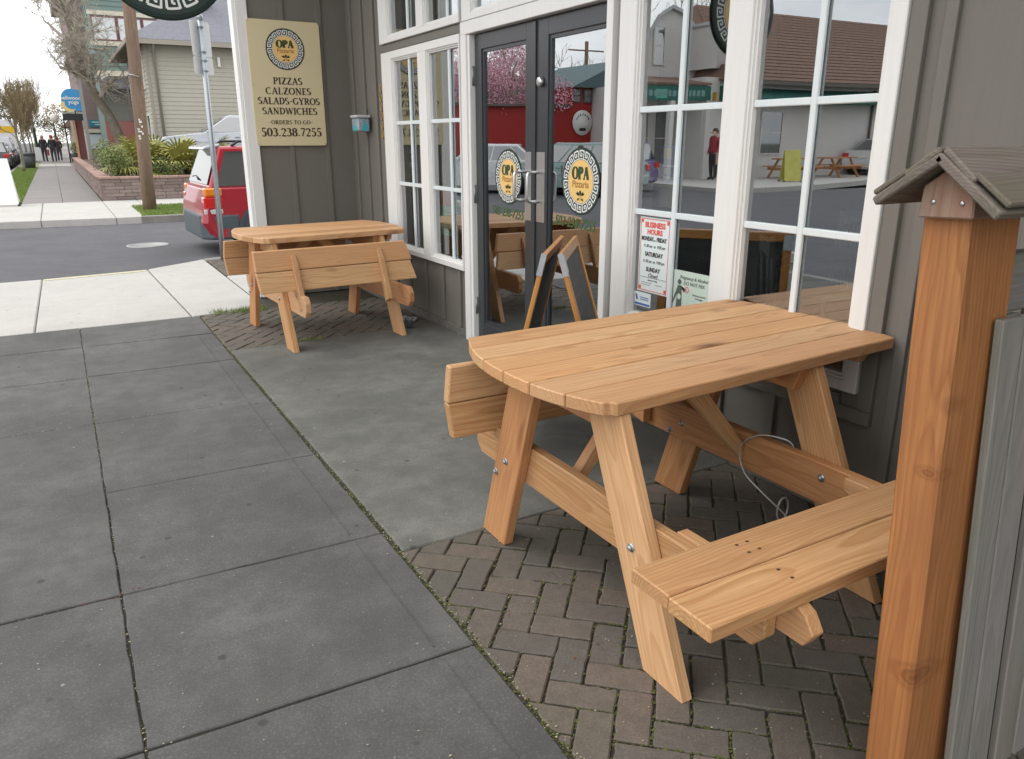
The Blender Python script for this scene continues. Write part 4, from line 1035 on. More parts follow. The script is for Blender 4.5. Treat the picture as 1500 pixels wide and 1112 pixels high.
    for x in (xl+TH*2+.003, right_leg-TH*2-.004):
        timber('seat_cleat', root, [(x, yb+TH+.001, .28), (x, yb+TH+.088, .30), (x, yb+TH+.088, .62), (x, yb+TH+.001, .655)], (TH, 0, 0), (0, 0, 1), mc, .003)
    if loc or rz:
        root.matrix_basis = Matrix.Translation((cx+loc[0], cy+loc[1], loc[2])) @ Matrix.Rotation(rz, 4, 'Z')
    return root
SCREWH = plain('screw_hole', (.06, .03, .015), .8, var=.1)
def seat_up(root, cx, cy, xl, right_leg, sx0, sx1, ma, mb_, TH):
    yb = cy-.60; lean = .085                                        # bottom stands out, top leans to the table
    for k, (z0, z1) in enumerate(((.437, .567), (.572, .702))):
        ya, yc = yb+lean*(z0-.437)/.265, yb+lean*(z1-.437)/.265
        ax = (sx0-.02+(.012 if k == 0 else 0), sx1+(.02 if k == 0 else .006))
        timber('folded_seat_board', root, [(ax[0], ya, z0), (ax[1]+.03, ya, z0), (ax[1]-(.004 if k else 0), yc, z1), (ax[0]-(.012 if k == 0 else -.004), yc, z1)], (0, TH, 0), (1, 0, 0), mb_ if k else ma, .004)
    for x in (xl+.035, xl+.655):
        ya, yc = yb-.0015+lean*(.300-.437)/.265, yb-.0015+lean*(.665-.437)/.265
        timber('seat_cleat', root, [(x, ya, .300), (x, ya-.052, .33), (x, yc-.058, .60), (x, yc-.012, .668), (x, yc, .668)], (TH, 0, 0), (0, .085, .30), mb_, .004)
t1 = picnic_table('nearest picnic table with its near bench folded down, beside the wooden post', 1.635, 1.77, 0, 1.20, 2.03, (1.508, 2.335), .74, 'down', 2.03, (FIR, FIR2, FIR3), None, (1.165, 2.440))
t2 = picnic_table('farther picnic table with both benches folded up, in front of the menu board wall', 1.635, 5.75, math.radians(3.5), 1.20, 2.03, (5.485, 6.315), .753, 'up', 2.03, (FIR2, FIR, FIR3), (.0, -.01, 0), (1.165, 2.235))
# patched knot plug in the top
M = frame((1.595, 1.93, .7405), (1, 0, 0), (0, 0, 1))
MB().prism([(1.555, 1.915, .7402), (1.63, 1.917, .7402), (1.628, 1.935, .7402), (1.558, 1.934, .7402)], (0, 0, .0008)).build('wood_plug', wood('plug_wood', (.50, .27, .10), (.3, .14, .05), ring=120, knots=False), t1)
# cable and padlock round the right beam
cab = empty('security_cable', (1.95, 1.6, .2), 'thin clear coated steel cable looped over the table beam', 'cable')
pts = []
for t in range(25):
    a = t/24; 
    pts.append(Vector((2.075-.12*math.sin(a*PI)**.8, 1.92-.42*a, .42-.25*math.sin(a*PI*.5)**1.2+.03*math.sin(a*PI))))
pts = [Vector((2.04, 1.60, .33)), Vector((2.037, 1.63, .405)), Vector((2.01, 1.67, .424)), Vector((1.98, 1.73, .418)), Vector((1.972, 1.79, .37)), Vector((1.972, 1.80, .32)), Vector((1.974, 1.77, .26)), Vector((1.99, 1.71, .215)), Vector((2.02, 1.66, .17)), Vector((2.06, 1.62, .12)), Vector((2.12, 1.58, .075)), Vector((2.20, 1.48, .05)), Vector((2.30, 1.40, .02)), Vector((2.38, 1.36, .006))]
def smooth(P, n=4):
    out = []
    for i in range(len(P)-1):
        p0, p1, p2, p3 = P[max(i-1, 0)], P[i], P[i+1], P[min(i+2, len(P)-1)]
        for k in range(n):
            t = k/n; out.append(.5*((2*p1)+(-p0+p2)*t+(2*p0-5*p1+4*p2-p3)*t*t+(-p0+3*p1-3*p2+p3)*t**3))
    return out+[P[-1]]
CABM = plain('cable_sheath', (.48, .49, .48), .3, .4, var=.05)
MB().tube(smooth(pts), .0030, 8).build('cable', CABM, cab)
MB().tube([(2.06+.028*math.cos(t*PI/8), 1.66, .145+.045*math.sin(t*PI/8)) for t in range(17)], .0035, 6, caps=False).build('loop_eye', CABM, cab)
pl = empty('padlock', (2.06, 1.655, .04), 'small steel padlock hanging from the cable under the table', 'padlock')
MB().box(2.043, 2.077, 1.648, 1.664, .035, .075).build('body', STEEL, pl, .004)
MB().tube([(2.050, 1.656, .075)]+[(2.06+.010*math.cos(PI-t*PI/6), 1.656, .095+.010*math.sin(t*PI/6)) for t in range(7)]+[(2.070, 1.656, .075)], .003, 6).build('shackle', STEEL, pl)
pl = empty('padlock', (2.20, 5.45, .0), 'dark lock and chain bundle on the ground by the far table leg', 'padlock')
MB().box(2.18, 2.235, 5.44, 5.475, .004, .06).build('body', plain('dark_lock', (.12, .14, .15), .4, .6), pl, .006)
m = MB()
for k in range(7): m.tube([(2.15+k*.018+.016*math.cos(t*PI/5), 5.47+.012*math.sin(t*PI/5+k), .085-.008*k*.5+.016*math.sin(t*PI/5+k*1.3)) for t in range(11)], .0045, 5, caps=False)
m.build('chain', GALV, pl)

# ---------------------------------------------------------------- sandwich chalkboard by the doors
ab = empty('chalkboard_easel', (1.95, 2.95, 0), 'wooden A-frame chalkboard standing open in front of the black doors', 'sandwich board')
Rr = Vector((.643, .766, 0)); Pp = Vector((Rr.y, -Rr.x, 0)); A0 = Vector((1.752, 2.713, 0)); Wd = .65
for sgn in (-1, 1):
    sp = .27 if sgn > 0 else .225
    def P(u, v, w=0):                                                # u along width, v 0 at top..1 at foot, w outwards
        return A0+Rr*u+Pp*(sgn*(.022+sp*v))+Vector((0, 0, .94*(1-v)))+Pp*(sgn*w)
    dn = (P(0, 1)-P(0, 0)).normalized(); out = (Pp*sgn*.94+Vector((0, 0, sp))).normalized()
    for u in (0, Wd-.042):
        timber('stile', ab, [P(u, 0), P(u+.042, 0), P(u+.042, 1), P(u, 1)], out*.02, dn, EASELWOOD, .002)
    for v0, v1 in ((0.0, .045), (.80, .845)):
        timber('rail', ab, [P(.0421, v0), P(Wd-.0421, v0), P(Wd-.0421, v1), P(.0421, v1)], out*.02, Rr, EASELWOOD, .002)
    MB().prism([P(.043, .046)+out*.006, P(Wd-.043, .046)+out*.006, P(Wd-.043, .799)+out*.006, P(.043, .799)+out*.006], out*.006).build('board', CHALK, ab)
    MB().prism([P(-.003, .0), P(-.003, .10), P(-.003, .10)+out*.024, P(-.003, 0)+out*.024], -Rr*.0015).build('hinge_plate', GALV, ab)
    MB().prism([P(-.003, .01)+out*.0215, P(.042, .01)+out*.0215, P(.042, .09)+out*.0215, P(-.003, .09)+out*.0215], out*.0012).build('hinge_plate', GALV, ab)
cm = MB(); rc = random.Random(5)
for k in range(9):
    v = .15+k*.065; x0 = .09+rc.uniform(0, .1)
    for j in range(rc.randint(8, 14)):
        u = x0+j*.03; 
        if u > Wd-.1: break
        a = P(u, v+rc.uniform(0, .012))+out*.0128; b = P(u+rc.uniform(.006, .02), v+rc.uniform(.012, .03))+out*.0128; q = Rr*.0025
        cm.add([a, a+q, b+q, b], [(0, 1, 2, 3)])
cm.build('chalk_marks', plain('chalk', (.30, .32, .31), .9), ab, kind='stuff')
MB().tube([P(.3, .42)-out*.01, A0+Rr*.3-Pp*(.022+.225*.42)+Vector((0, 0, .94*.58))], .003, 6).build('spreader', GALV, ab)

# ---------------------------------------------------------------- near fence: post, cap, boards
fe = empty('picket_fence', (1.45, .82, 0), 'weathered fence end with an orange cedar post and a little mossy roof cap', 'fence')
cx0 = 1.385
def PT(y, z): return y+.042*(z-1.25)                                  # the post leans a little
timber('post', fe, [(cx0, PT(.793, -.05)-.012, -.05), (cx0, PT(.880, -.05)-.012, -.05), (cx0, .880, 1.285), (cx0, .790, 1.285)], (.166, 0, 0), (0, .03, 1), CEDAR, .006)
timber('ridge_block', fe, [(1.362, .773, 1.266), (1.362, .874, 1.262), (1.362, .872, 1.318), (1.362, .828, 1.352), (1.362, .776, 1.318)], (.60, 0, 0), (0, 0, 1), BLOCKWOOD, .003)
for y in (.795, .848):
    MB().lathe([(.0045, 0), (.0045, -.0015), (.002, -.002)], (1.3615, y, 1.292), 8, axis='X').build('screw', STEEL, fe)
# cap: two sloping layers of weathered board each side of the ridge
ap = (.828, 1.378)
for s, tip in ((1, (.948, 1.294)), (-1, (.706, 1.284))):
    d = Vector((0, tip[0]-ap[0], tip[1]-ap[1])); n_ = Vector((0, -d.z*s, abs(d.y))).normalized(); 
    for k, (t0, t1, th, off, xx) in enumerate(((0.0, 1.0, .017, -.017, 1.325), (.0, .52, .012, .0005, 1.331), (.47, .985, .011, .006 if s < 0 else .003, 1.333))):
        a = Vector((xx, ap[0], ap[1]))+d*t0+n_*off; b = Vector((xx, ap[0], ap[1]))+d*t1+n_*(off-(.004 if k == 1 else 0))
        if k == 0 and s < 0: a = a+Vector((0, -.001, 0))
        timber('cap_board', fe, [a, b, b+n_*th, a+n_*th], (1.6, 0, 0), (1, .001*k, 0), MOSSWOOD, .003)
timber('top_rail', fe, [(1.536, .795, 1.075), (1.536, .795, 1.19), (1.536, .833, 1.19), (1.536, .833, 1.075)], (1.3, 0, 0), (1, 0, 0), GREYWOOD, .003)
xb = 1.494; rf = random.Random(9)
for k in range(24):
    w_ = (.075, .050, .080, .078)[k % 4]; yy_ = .715 if k % 2 == 0 else .737
    timber('fence_board', fe, [(xb+(.0 if k else .012), yy_-.03, -.06), (xb+w_, yy_-.03, -.06), (xb+w_, yy_+.042, 1.075), (xb, yy_+.042, 1.075)], (0, .018, 0), (0, .03, 1), GREYWOOD, .003)
    xb += w_-.022

# ---------------------------------------------------------------- street sign post seen from behind
sp_ = empty('street_sign', (1.62, 9.9, 0), 'grey metal post with a white parking sign seen from the back', 'street sign')
MB().tube([(1.615, 9.9, -.02), (1.655, 9.9, 2.70)], [.032, .030], 14).build('post', GALV, sp_)
MB().lathe([(.034, 2.69), (.034, 2.735), (.02, 2.75)], (1.656, 9.9, 0), 14).build('cap', GALV, sp_)
def plate(z0, z1):
    M = Matrix.Translation((1.650, 9.94, 0)) @ Matrix.Rotation(math.radians(38), 4, 'Z')
    P_ = []
    for cx_, cz_, a0 in ((.15-.025, z1-.025, 0), (-.15+.025, z1-.025, 90), (-.15+.025, z0+.025, 180), (.15-.025, z0+.025, 270)):
        for k in range(4): a = math.radians(a0+30*k); P_.append(M @ Vector((cx_+.025*math.cos(a), 0, cz_+.025*math.sin(a))))
    MB().prism(P_, M.to_3x3() @ Vector((0, .003, 0))).build('sign_plate', ALU, sp_)
plate(2.31, 2.68); plate(2.12, 2.305)
for z in (2.62, 2.36, 2.27, 2.16): MB().lathe([(.036, z-.012), (.036, z+.012)], (1.652, 9.9, 0), 12).build('clamp', GALV, sp_)
# ---------------------------------------------------------------- vehicles
CHROME = plain('chrome', (.6, .6, .6), .15, 1, var=0); LRED = plain('lamp_red', (.62, .02, .015), .12, coat=.6, var=.02); LORG = plain('lamp_orange', (.85, .25, .02), .12, coat=.6, var=.02); LCLR = plain('lamp_clear', (.62, .62, .60), .1, coat=.6, var=.02)
def carpaint(name, c): return plain(name, c, .28, .15, .6, .7, .03, 3)
def car(label, color, loc, rz, L=4.5, W_=1.72, kind='sedan', group=None, clad=None, detail=False, name='parked_car', cat='car'):
    """x forward, origin on the ground at the middle"""
    h = L/2
    e = empty(name, (0, 0, 0), label, cat, group)
    wb0, wb1, wr = -h+.86, h-.88, .315
    if kind == 'sedan':   belt, roof, pr = .92, 1.42, [(-h+.55, .95), (-h+1.15, 1.40), (h-2.15, 1.42), (h-1.35, .92)]; hood = .88; deck = .98
    elif kind == 'wagon': belt, roof, pr = .92, 1.46, [(-h+.11, .92), (-h+.32, 1.45), (h-2.1, 1.46), (h-1.32, .92)]; hood = .88; deck = .92
    else:                 belt, roof, pr = 1.0, 1.75, [(-h+.08, 1.0), (-h+.30, 1.74), (h-1.9, 1.75), (h-.95, 1.0)]; hood = .98; deck = 1.0
    def arch(cx, r, a0, a1, n=8): return [(cx+r*math.cos(math.radians(a0+(a1-a0)*k/n)), wr+r*math.sin(math.radians(a0+(a1-a0)*k/n))) for k in range(n+1)]
    low = .24
    prof = [(-h+.10, low)]+arch(wb0, .37, 192, -12)+arch(wb1, .37, 192, -12)+[(h-.12, low), (h-.02, .38), (h, .55), (h-.05, .68), (h-.30, hood-.08), (pr[3][0], belt), (pr[0][0], belt if kind != 'sedan' else deck), (-h+.06, deck-.03 if kind == 'sedan' else belt-.02), (-h, .62), (-h-.02, .45)]
    # body with tumblehome: three lofted shells across the width
    m = MB(); hw = W_/2; n = len(prof)
    secs = [(-hw, .97, 0), (-hw+.03, 1.0, 0), (hw-.03, 1.0, 0), (hw, .97, 0)]
    vs = []
    for y, s_, _ in secs:
        for x, z in prof: vs.append((x*s_ if abs(x) > h-.4 else x, y*(1-.06*max(0, (z-.6)/.4)) if abs(y) > hw-.05 else y, z if s_ == 1 else (z-.018 if z > .8 else z)))
    fs = [tuple(range(n-1, -1, -1)), tuple(3*n+k for k in range(n))]
    for s_ in range(3): fs += [(s_*n+k, s_*n+(k+1) % n, (s_+1)*n+(k+1) % n, (s_+1)*n+k) for k in range(n)]
    m.add(vs, fs); body = m.build('body', color, e, .03, seg=2)
    # cabin
    gh0, gh1 = hw*.93, hw*.76
    def cab(off):
        lo = [pr[0], pr[3]]; 
        v = []
        for sy in (-1, 1):
            v += [(pr[0][0], sy*gh0, pr[0][1]-.03), (pr[3][0], sy*gh0, pr[3][1]-.03), (pr[2][0], sy*gh1, pr[2][1]), (pr[1][0], sy*gh1, pr[1][1])]
        return v
    v = cab(0); m = MB().add(v, [(0, 1, 2, 3), (7, 6, 5, 4), (0, 4, 5, 1), (1, 5, 6, 2), (2, 6, 7, 3), (3, 7, 4, 0)])
    m.build('cabin', color, e, .035, seg=2)
    def onside(x, z, sy, off=.008):
        t = (z-belt)/(roof-belt); return (x, sy*(gh0+(gh1-gh0)*t+off), z)
    def xat(side, z):
        (xa, za), (xb_, zb_) = (pr[0], pr[1]) if side == 0 else (pr[3], pr[2]); t = (z-za)/(zb_-za); return xa+(xb_-xa)*t
    zl, zh = belt+.015, roof-.075
    xa0, xa1 = xat(0, zl)+.10, xat(0, zh)+.10; xb0, xb1 = xat(1, zl)-.09, xat(1, zh)-.07
    cuts = [0, .36, .70, 1] if kind != 'sedan' else [0, .16, .56, 1]
    for sy in (-1, 1):
        for i in range(3):
            t0, t1 = cuts[i]+(.012 if i else 0), cuts[i+1]-(.012 if i < 2 else 0)
            P = [onside(xa0+(xb0-xa0)*t0, zl, sy), onside(xa0+(xb0-xa0)*t1, zl, sy), onside(xa1+(xb1-xa1)*t1, zh, sy), onside(xa1+(xb1-xa1)*t0, zh, sy)]
            MB().prism(P, (0, -sy*.01, 0)).build('side_window', CARGLASS, e)
    for side, nm in ((0, 'rear_window'), (1, 'windscreen')):
        s2 = -1 if side == 0 else 1
        P = [(xat(side, zl+.01)+s2*.012, -gh0*.90, zl+.02), (xat(side, zl+.01)+s2*.012, gh0*.90, zl+.02), (xat(side, zh+.01)+s2*.012, gh1*.92, zh+.02), (xat(side, zh+.01)+s2*.012, -gh1*.92, zh+.02)]
        MB().prism(P, (-s2*.006, 0, -.004)).build(nm, CARGLASS, e)
    bm_ = clad or color
    for s2, nm in ((-1, 'rear_bumper'), (1, 'front_bumper')):
        x0 = s2*(h+.03); 
        zb0 = .22 if clad else .30; zh0 = .34 if clad else .27; P = [(x0-s2*.0, -hw*.80, zb0), (x0-s2*.0, hw*.80, zb0), (x0-s2*.12, hw*.985, zb0), (x0-s2*.50, hw*1.012, zb0), (x0-s2*.50, -hw*1.012, zb0), (x0-s2*.12, -hw*.985, zb0)]
        MB().prism(P, (0, 0, zh0)).build(nm, bm_, e, .03, seg=2)
        MB().box(min(x0+s2*.004, x0-s2*.01), max(x0+s2*.004, x0-s2*.01), -.26, .26, .40 if s2 > 0 else .68, .52 if s2 > 0 else .80).build('number_plate', EMWHITE, e) if s2 > 0 or kind == 'sedan' else None
    zt_, zb_ = (.66, .86)
    for sy in (-1, 1):
        ys_ = sorted((sy*hw*.992, sy*(hw-(.20 if detail else .30))))
        if detail:
            MB().box(-h+.045, -h+.27, ys_[0], ys_[1], .80, .915).build('turn_lamp', LORG, e, .02)
            MB().box(-h+.022, -h+.27, ys_[0], ys_[1], .635, .798).build('tail_lamp', LRED, e, .02)
            MB().box(-h+.015, -h+.26, ys_[0], ys_[1], .565, .633).build('reverse_lamp', LCLR, e, .01)
        else: MB().box(-h-.012, -h+.14, ys_[0]+(.0 if sy > 0 else .0), ys_[1], .68, .86).build('tail_lamp', LRED, e, .02)
        MB().box(h-.22, h-.015, ys_[0], ys_[1], .60, .74).build('headlight', LCLR, e, .03)
        MB().box(pr[3][0]-.30, pr[3][0]-.16, *sorted((sy*(hw+.0), sy*(hw+.16))), belt-.01, belt+.11).build('mirror', color if not clad else BLACK, e, .02)
        for xc in (wb0, wb1):
            w = empty('wheel', (xc, sy*(hw-.10), wr)); w.parent = e; w.matrix_parent_inverse = wmat(e).inverted()
            c_ = (xc, sy*(hw-.10), wr)
            MB().lathe([(.20, -.09), (.29, -.095), (.315, -.06), (.315, .06), (.29, .095), (.20, .09)], c_, 24, axis='Y').build('tyre', RUBBER, w)
            MB().lathe([(.03, sy*.10), (.06, sy*.085), (.17, sy*.06), (.205, sy*.088), (.205, 0)], c_, 24, axis='Y').build('rim', GALV, w)
            MB().lathe([(.36, -.16), (.36, .02)], (xc, sy*(hw-.10), wr+.01), 20, axis='Y').build('wheel_well', BLACK, e)
        for x_ in ([pr[0][0]+.95, pr[0][0]+1.9] if kind != 'van' else [0, 1]):
            MB().box(x_, x_+.012, *sorted((sy*(hw+.0006), sy*(hw-.02))), .32, belt-.06).build('door_seam', BLACK, e)
            MB().box(x_+.06, x_+.20, *sorted((sy*(hw+.018), sy*(hw-.02))), .78, .81).build('door_handle', color, e, .005)
        if clad: MB().box(-h+.35, h-.35, *sorted((sy*(hw+.012), sy*(hw-.02))), .245, .50).build('cladding', clad, e, .008) if False else None
    if kind == 'wagon' and detail:
        hw_ = hw
        # lower cladding between bumper and wheel, spoiler, rails, wiper
        m = MB(); sy = -1
        for sy in (-1, 1):
            for xa, xb_ in ((wb0+.375, wb1-.375),):
                m.box(xa, xb_, *sorted((sy*(hw+.014), sy*(hw-.03))), .25, .53)
        m.build('lower_cladding', clad, e, .01)
        for sy in (-1, 1):
            MB().tube([(-h+.50, sy*gh1*.92, roof-.01), (-h+.60, sy*gh1*.92, roof+.055), (h-2.3, sy*gh1*.92, roof+.06), (h-2.15, sy*gh1*.92, roof-.01)], .018, 8).build('roof_rail', BLACK, e)
            a = MB(); vs = []
            for k in range(13):
                t = math.radians(-10+200*k/12)
                for r_ in (.36, .42): vs.append((wb0+r_*math.cos(t), sy*(hw+.012), wr+r_*math.sin(t)))
            a.add(vs, [(2*k, 2*k+1, 2*k+3, 2*k+2) for k in range(12)]); a.build('arch_trim', clad, e)
        MB().prism([(-h+.34, -gh1*.95, roof-.015), (-h+.34, gh1*.95, roof-.015), (-h+.13, gh1*.9, roof-.055), (-h+.13, -gh1*.9, roof-.055)], (.02, 0, .045)).build('spoiler', SILV, e, .012)
        MB().tube([(-h+.11, -.1, 1.00), (-h+.15, .25, 1.04), (-h+.14, .5, 1.02)], .012, 6).build('wiper', BLACK, e)
        # stickers inside the rear side window (right-hand side)
        for x_, c_, w_ in ((-h+.62, (.55, .68, .66), .09), (-h+.76, (.10, .12, .42), .09), (-h+1.10, (.35, .5, .2), .05)):
            P = [onside(x_, zl+.03, -1, .0095), onside(x_+w_, zl+.03, -1, .0095), onside(x_+w_, zl+.10, -1, .0095), onside(x_, zl+.10, -1, .0095)]
            MB().add(P, [(0, 1, 2, 3)]).build('window_sticker', plain('sticker_%d' % int(x_*100), c_, .4), e)
        m = MB(); cc = (-h+.95, zl+.085)
        m.add([onside(cc[0]+.055*math.cos(k*PI/8), cc[1]+.055*math.sin(k*PI/8), -1, .010) for k in range(16)], [tuple(range(16))]); m.build('round_sticker', EMWHITE, e)
        m = MB(); m.add([onside(cc[0]+.038*math.cos(k*PI/8), cc[1]+.038*math.sin(k*PI/8), -1, .0105) for k in range(16)], [tuple(range(16))]); m.build('round_sticker', plain('sticker_teal', (.05, .32, .38), .4), e)
        m = MB(); m.add([onside(cc[0]+.022*math.cos(k*PI/8), cc[1]+.030+.022*math.sin(k*PI/8), -1, .011) for k in range(16)], [tuple(range(16))]); m.build('round_sticker', EMYEL, e)
    e.matrix_basis = Matrix.Translation(loc) @ Matrix.Rotation(rz, 4, 'Z')
    return e
RED = carpaint('red_car_paint', (.42, .018, .035)); SILV = carpaint('silver_car_paint', (.46, .49, .54)); WHT = carpaint('white_car_paint', (.72, .73, .75))
CLAD = plain('grey_cladding', (.085, .11, .125), .45, var=.1)
GL = -.13
car('red station wagon with dark grey bumper parked behind the street sign', RED, (1.60+2.25, 11.25+.86, GL), math.radians(1), 4.45, 1.72, 'wagon', None, CLAD, True, 'station_wagon', 'car')
car('silver sedan parked above the planter in front of the beige house', SILV, (2.62+2.45, 26.0, .70), PI+math.radians(-3), 4.9, 1.80, 'sedan', name='sedan')
# cars across the crossing, seen in the door glass, and farther up the street
PURP = carpaint('purple_car_paint', (.10, .055, .24)); TEALC = carpaint('pale_green_car_paint', (.25, .36, .34)); DKC = carpaint('dark_car_paint', (.05, .055, .065)); BLU = carpaint('blue_car_paint', (.09, .14, .26))
g_ = 'cars parked along the main street'
car('white sedan parked past the crossing, nearest in the door reflection', WHT, (-6.2, 21.2, GL), math.radians(35), 4.5, 1.74, 'sedan', g_)
car('purple hatchback parked beside the pale green wagon beyond the crossing', PURP, (-9.6, 20.6, GL), math.radians(60), 4.1, 1.72, 'wagon', g_)
car('pale green station wagon waiting by the red building', TEALC, (-7.9, 19.2, GL), math.radians(60), 4.4, 1.72, 'wagon', g_)
car('white sedan parked outside the building with the green awning', WHT, (-26.2, 21.4, .0), PI, 4.5, 1.75, 'sedan', g_)
car('dark car parked by the kerb past the green verge', DKC, (-2.85, 52, GL), PI/2, 4.5, 1.75, 'wagon', g_)
car('blue car parked farther along the kerb', BLU, (-2.95, 58, GL), PI/2, 4.4, 1.72, 'sedan', g_)
car('silver van parked near the yellow banded truck', SILV, (-3.0, 64, GL), PI/2, 4.5, 1.8, 'van', g_)
car('distant red car up the street', RED, (-5.6, 70, GL), PI/2, 4.3, 1.7, 'sedan', g_)
# box truck with yellow band
tr = empty('box_truck', (-3.6, 78, GL), 'white box truck with a yellow band parked up the street', 'truck')
MB().box(-4.7, -2.35, 76, 82, .45, 3.0).build('cargo_box', WHT, tr, .03)
MB().box(-4.5, -2.4, 75.98, 75.995, 2.0, 2.5).build('yellow_band', plain('truck_yellow', (.80, .50, .02), .5), tr)
MB().box(-4.6, -2.45, 75.4, 75.9, .3, .6).build('rear_bumper', BLACK, tr)
for x in (-4.4, -2.65):
    for y in (77.2, 81): MB().lathe([(.42, -.14), (.42, .14)], (x, y, .28), 16, axis='X').build('wheel', RUBBER, tr)
# ---------------------------------------------------------------- planter, pole, plants
pw = empty('planter_wall', (.87, 21.6, 0), 'low split stone planter wall with red cap stones round the fan palms', 'wall')
rw = random.Random(21)
H_ = .55; rows = 6; rh = .50/rows
def block(M, l, z, h_, d=.18):
    j = [rw.uniform(-.006, .006) for _ in range(8)]
    MB().box(.003, l-.003, j[0], d, z+.002, z+h_-.002).build('stone_block', WALLBRICK, pw, .008, M=M @ Matrix.Translation((0, 0, 0))) if False else None
    m = MB(); m.add([M @ Vector(v) for v in ((.003, j[0], z+.002), (l-.003, j[1], z+.002), (l-.003, d, z+.002), (.003, d, z+.002), (.004, j[2], z+h_-.002), (l-.004, j[3], z+h_-.002), (l-.004, d, z+h_-.002), (.004, d, z+h_-.002))],
              [(0, 3, 2, 1), (4, 5, 6, 7), (0, 1, 5, 4), (1, 2, 6, 5), (2, 3, 7, 6), (3, 0, 4, 7)])
    m.build('stone_block', WALLBRICK, pw, .006)
R90 = Matrix.Rotation(PI/2, 4, 'Z')
for r_ in range(rows):
    x = .98+(0 if r_ % 2 else -.06)
    while x < 4.6:
        l = rw.choice((.28, .36, .42)); block(Matrix.Translation((x, 21.52, 0)), l, r_*rh, rh); x += l
    y = 21.62+(.1 if r_ % 2 else 0)
    while y < 30:
        l = rw.choice((.36, .44, .6)); block(Matrix.Translation((.875, y+l, 0)) @ Matrix.Rotation(-PI/2, 4, 'Z'), l, r_*rh, rh); y += l
    # rounded corner stone
    M = Matrix.Translation((.875, 21.52, r_*rh))
    m = MB(); P_ = [(.0, .11+.02*(r_ % 2)), (.0, .07), (.03, .025), (.08, .0), (.12, 0), (.12, .18), (.1, .18)]
    m.prism([M @ Vector((a, b, .002)) for a, b in P_], (0, 0, rh-.004)); m.build('stone_block', WALLBRICK, pw, .005)
m = MB(); m.box(.90, 12, 21.58, 21.74, 0, .50); m.box(.93, 1.05, 21.74, 48, 0, .50); m.box(4.6, 12, 21.53, 21.58, 0, .5); m.box(.885, .93, 30, 48, 0, .5)
m.build('wall_core', WALLBRICK, pw)
for x in [.86+.45*i for i in range(10)]:
    MB().box(x+.003, x+.447, 21.48, 21.80, .502, .555).build('cap_stone', CAPSTONE, pw, .006)
for y in [21.81+.45*i for i in range(20)]:
    MB().box(.84, 1.14, y+.003, y+.447, .502, .555).build('cap_stone', CAPSTONE, pw, .006)
m = MB(); m.box(.84, 1.14, 30.81, 48, .502, .555); m.box(5.37, 12, 21.48, 21.8, .502, .555); m.build('cap_run', CAPSTONE, pw)
sheet('planter_soil', 1.05, 12, 21.74, 48, .44, plain('planter_soil', (.10, .075, .05), .95, var=.3), t=.3)
sheet('parking_lot', 2.3, 12, 24.6, 30.5, .62, ASPH, t=.3)

up = empty('utility_pole', (1.60, 18.0, 0), 'weathered wooden utility pole standing on the grass patch', 'utility pole')
m = MB(); m.tube([(1.592, 18, -.02), (1.625, 18, 1.2), (1.69, 18, 3.0), (1.84, 18, 7.5)], [.135, .125, .118, .105], 16)
m.build('pole', TELEWOOD, up, M=frame((1.6, 18, 0), (.02, 0, 1)))
rn = random.Random(4)
for k in range(9): MB().box(1.585+rn.uniform(-.045, .05), 1.61+rn.uniform(-.02, .065), 17.862, 17.868, 1.42+k*.045, 1.445+k*.045+rn.uniform(0, .02)).build('staple_tag', EMWHITE, up)
MB().tube([(1.72, 17.88, 2.6), (1.60, 17.87, 2.64), (1.52, 17.95, 2.65)], .012, 6).build('band', GALV, up)
MB().box(1.0, 2.7, 17.95, 18.1, 6.4, 6.55).build('crossarm', TELEWOOD, up)

# fan palms
def palm_leaf(R=.5, n=15, seed=0):
    r = random.Random(seed); m = MB()
    for k in range(n):
        a = math.radians(-105+210*k/(n-1)); l = R*(1-.25*abs(a)/2)*r.uniform(.9, 1.08); w = R*.055
        d = Vector((math.sin(a), math.cos(a), 0)); s_ = Vector((d.y, -d.x, 0)); dz = -.12-.05*abs(a)
        p0 = Vector((0, 0, 0)); p1 = d*l*.5+Vector((0, 0, .02)); p2 = d*l*.85+Vector((0, 0, dz*l*.5)); p3 = d*l*1.05+Vector((0, 0, dz*l*(1.6+r.random())))
        m.add([p0, p1+s_*w, p1-s_*w, p2+s_*w*.8, p2-s_*w*.8, p3], [(0, 1, 2), (1, 3, 4, 2), (3, 5, 4)])
    return m
leafm = [palm_leaf(seed=i).mesh('leaf', PALM) for i in range(4)]
def palm(x, y, z, s, n, label, seed):
    r = random.Random(seed); e = empty('fan_palm', (x, y, z), label, 'palm', 'fan palms in the planter')
    MB().tube([(x, y, z-.05), (x, y, z+.25*s)], [.09*s, .07*s], 8).build('trunk', BARK, e)
    st = MB()
    for k in range(n):
        az = k*2.4+r.uniform(-.2, .2); el = math.radians(r.choice((72, 55, 38, 22, 8, -5))); l = s*r.uniform(.32, .62)
        d = Vector((math.cos(az)*math.cos(el), math.sin(az)*math.cos(el), math.sin(el))); b = Vector((x, y, z+.22*s)); t = b+d*l
        st.tube([b, t], [.008, .006], 4, caps=False)
        yv = (d+Vector((0, 0, -.15))).normalized(); xv = yv.cross(Vector((0, 0, 1))).normalized(); zv = xv.cross(yv)
        M = Matrix(((xv[0], yv[0], zv[0], t[0]), (xv[1], yv[1], zv[1], t[1]), (xv[2], yv[2], zv[2], t[2]), (0, 0, 0, 1))) @ Matrix.Diagonal((s*.95, s*.95, s*.95, 1))
        o = bpy.data.objects.new('leaf', leafm[k % 4]); o.matrix_basis = M; link(o, e)
    st.build('stem', PALM, e)
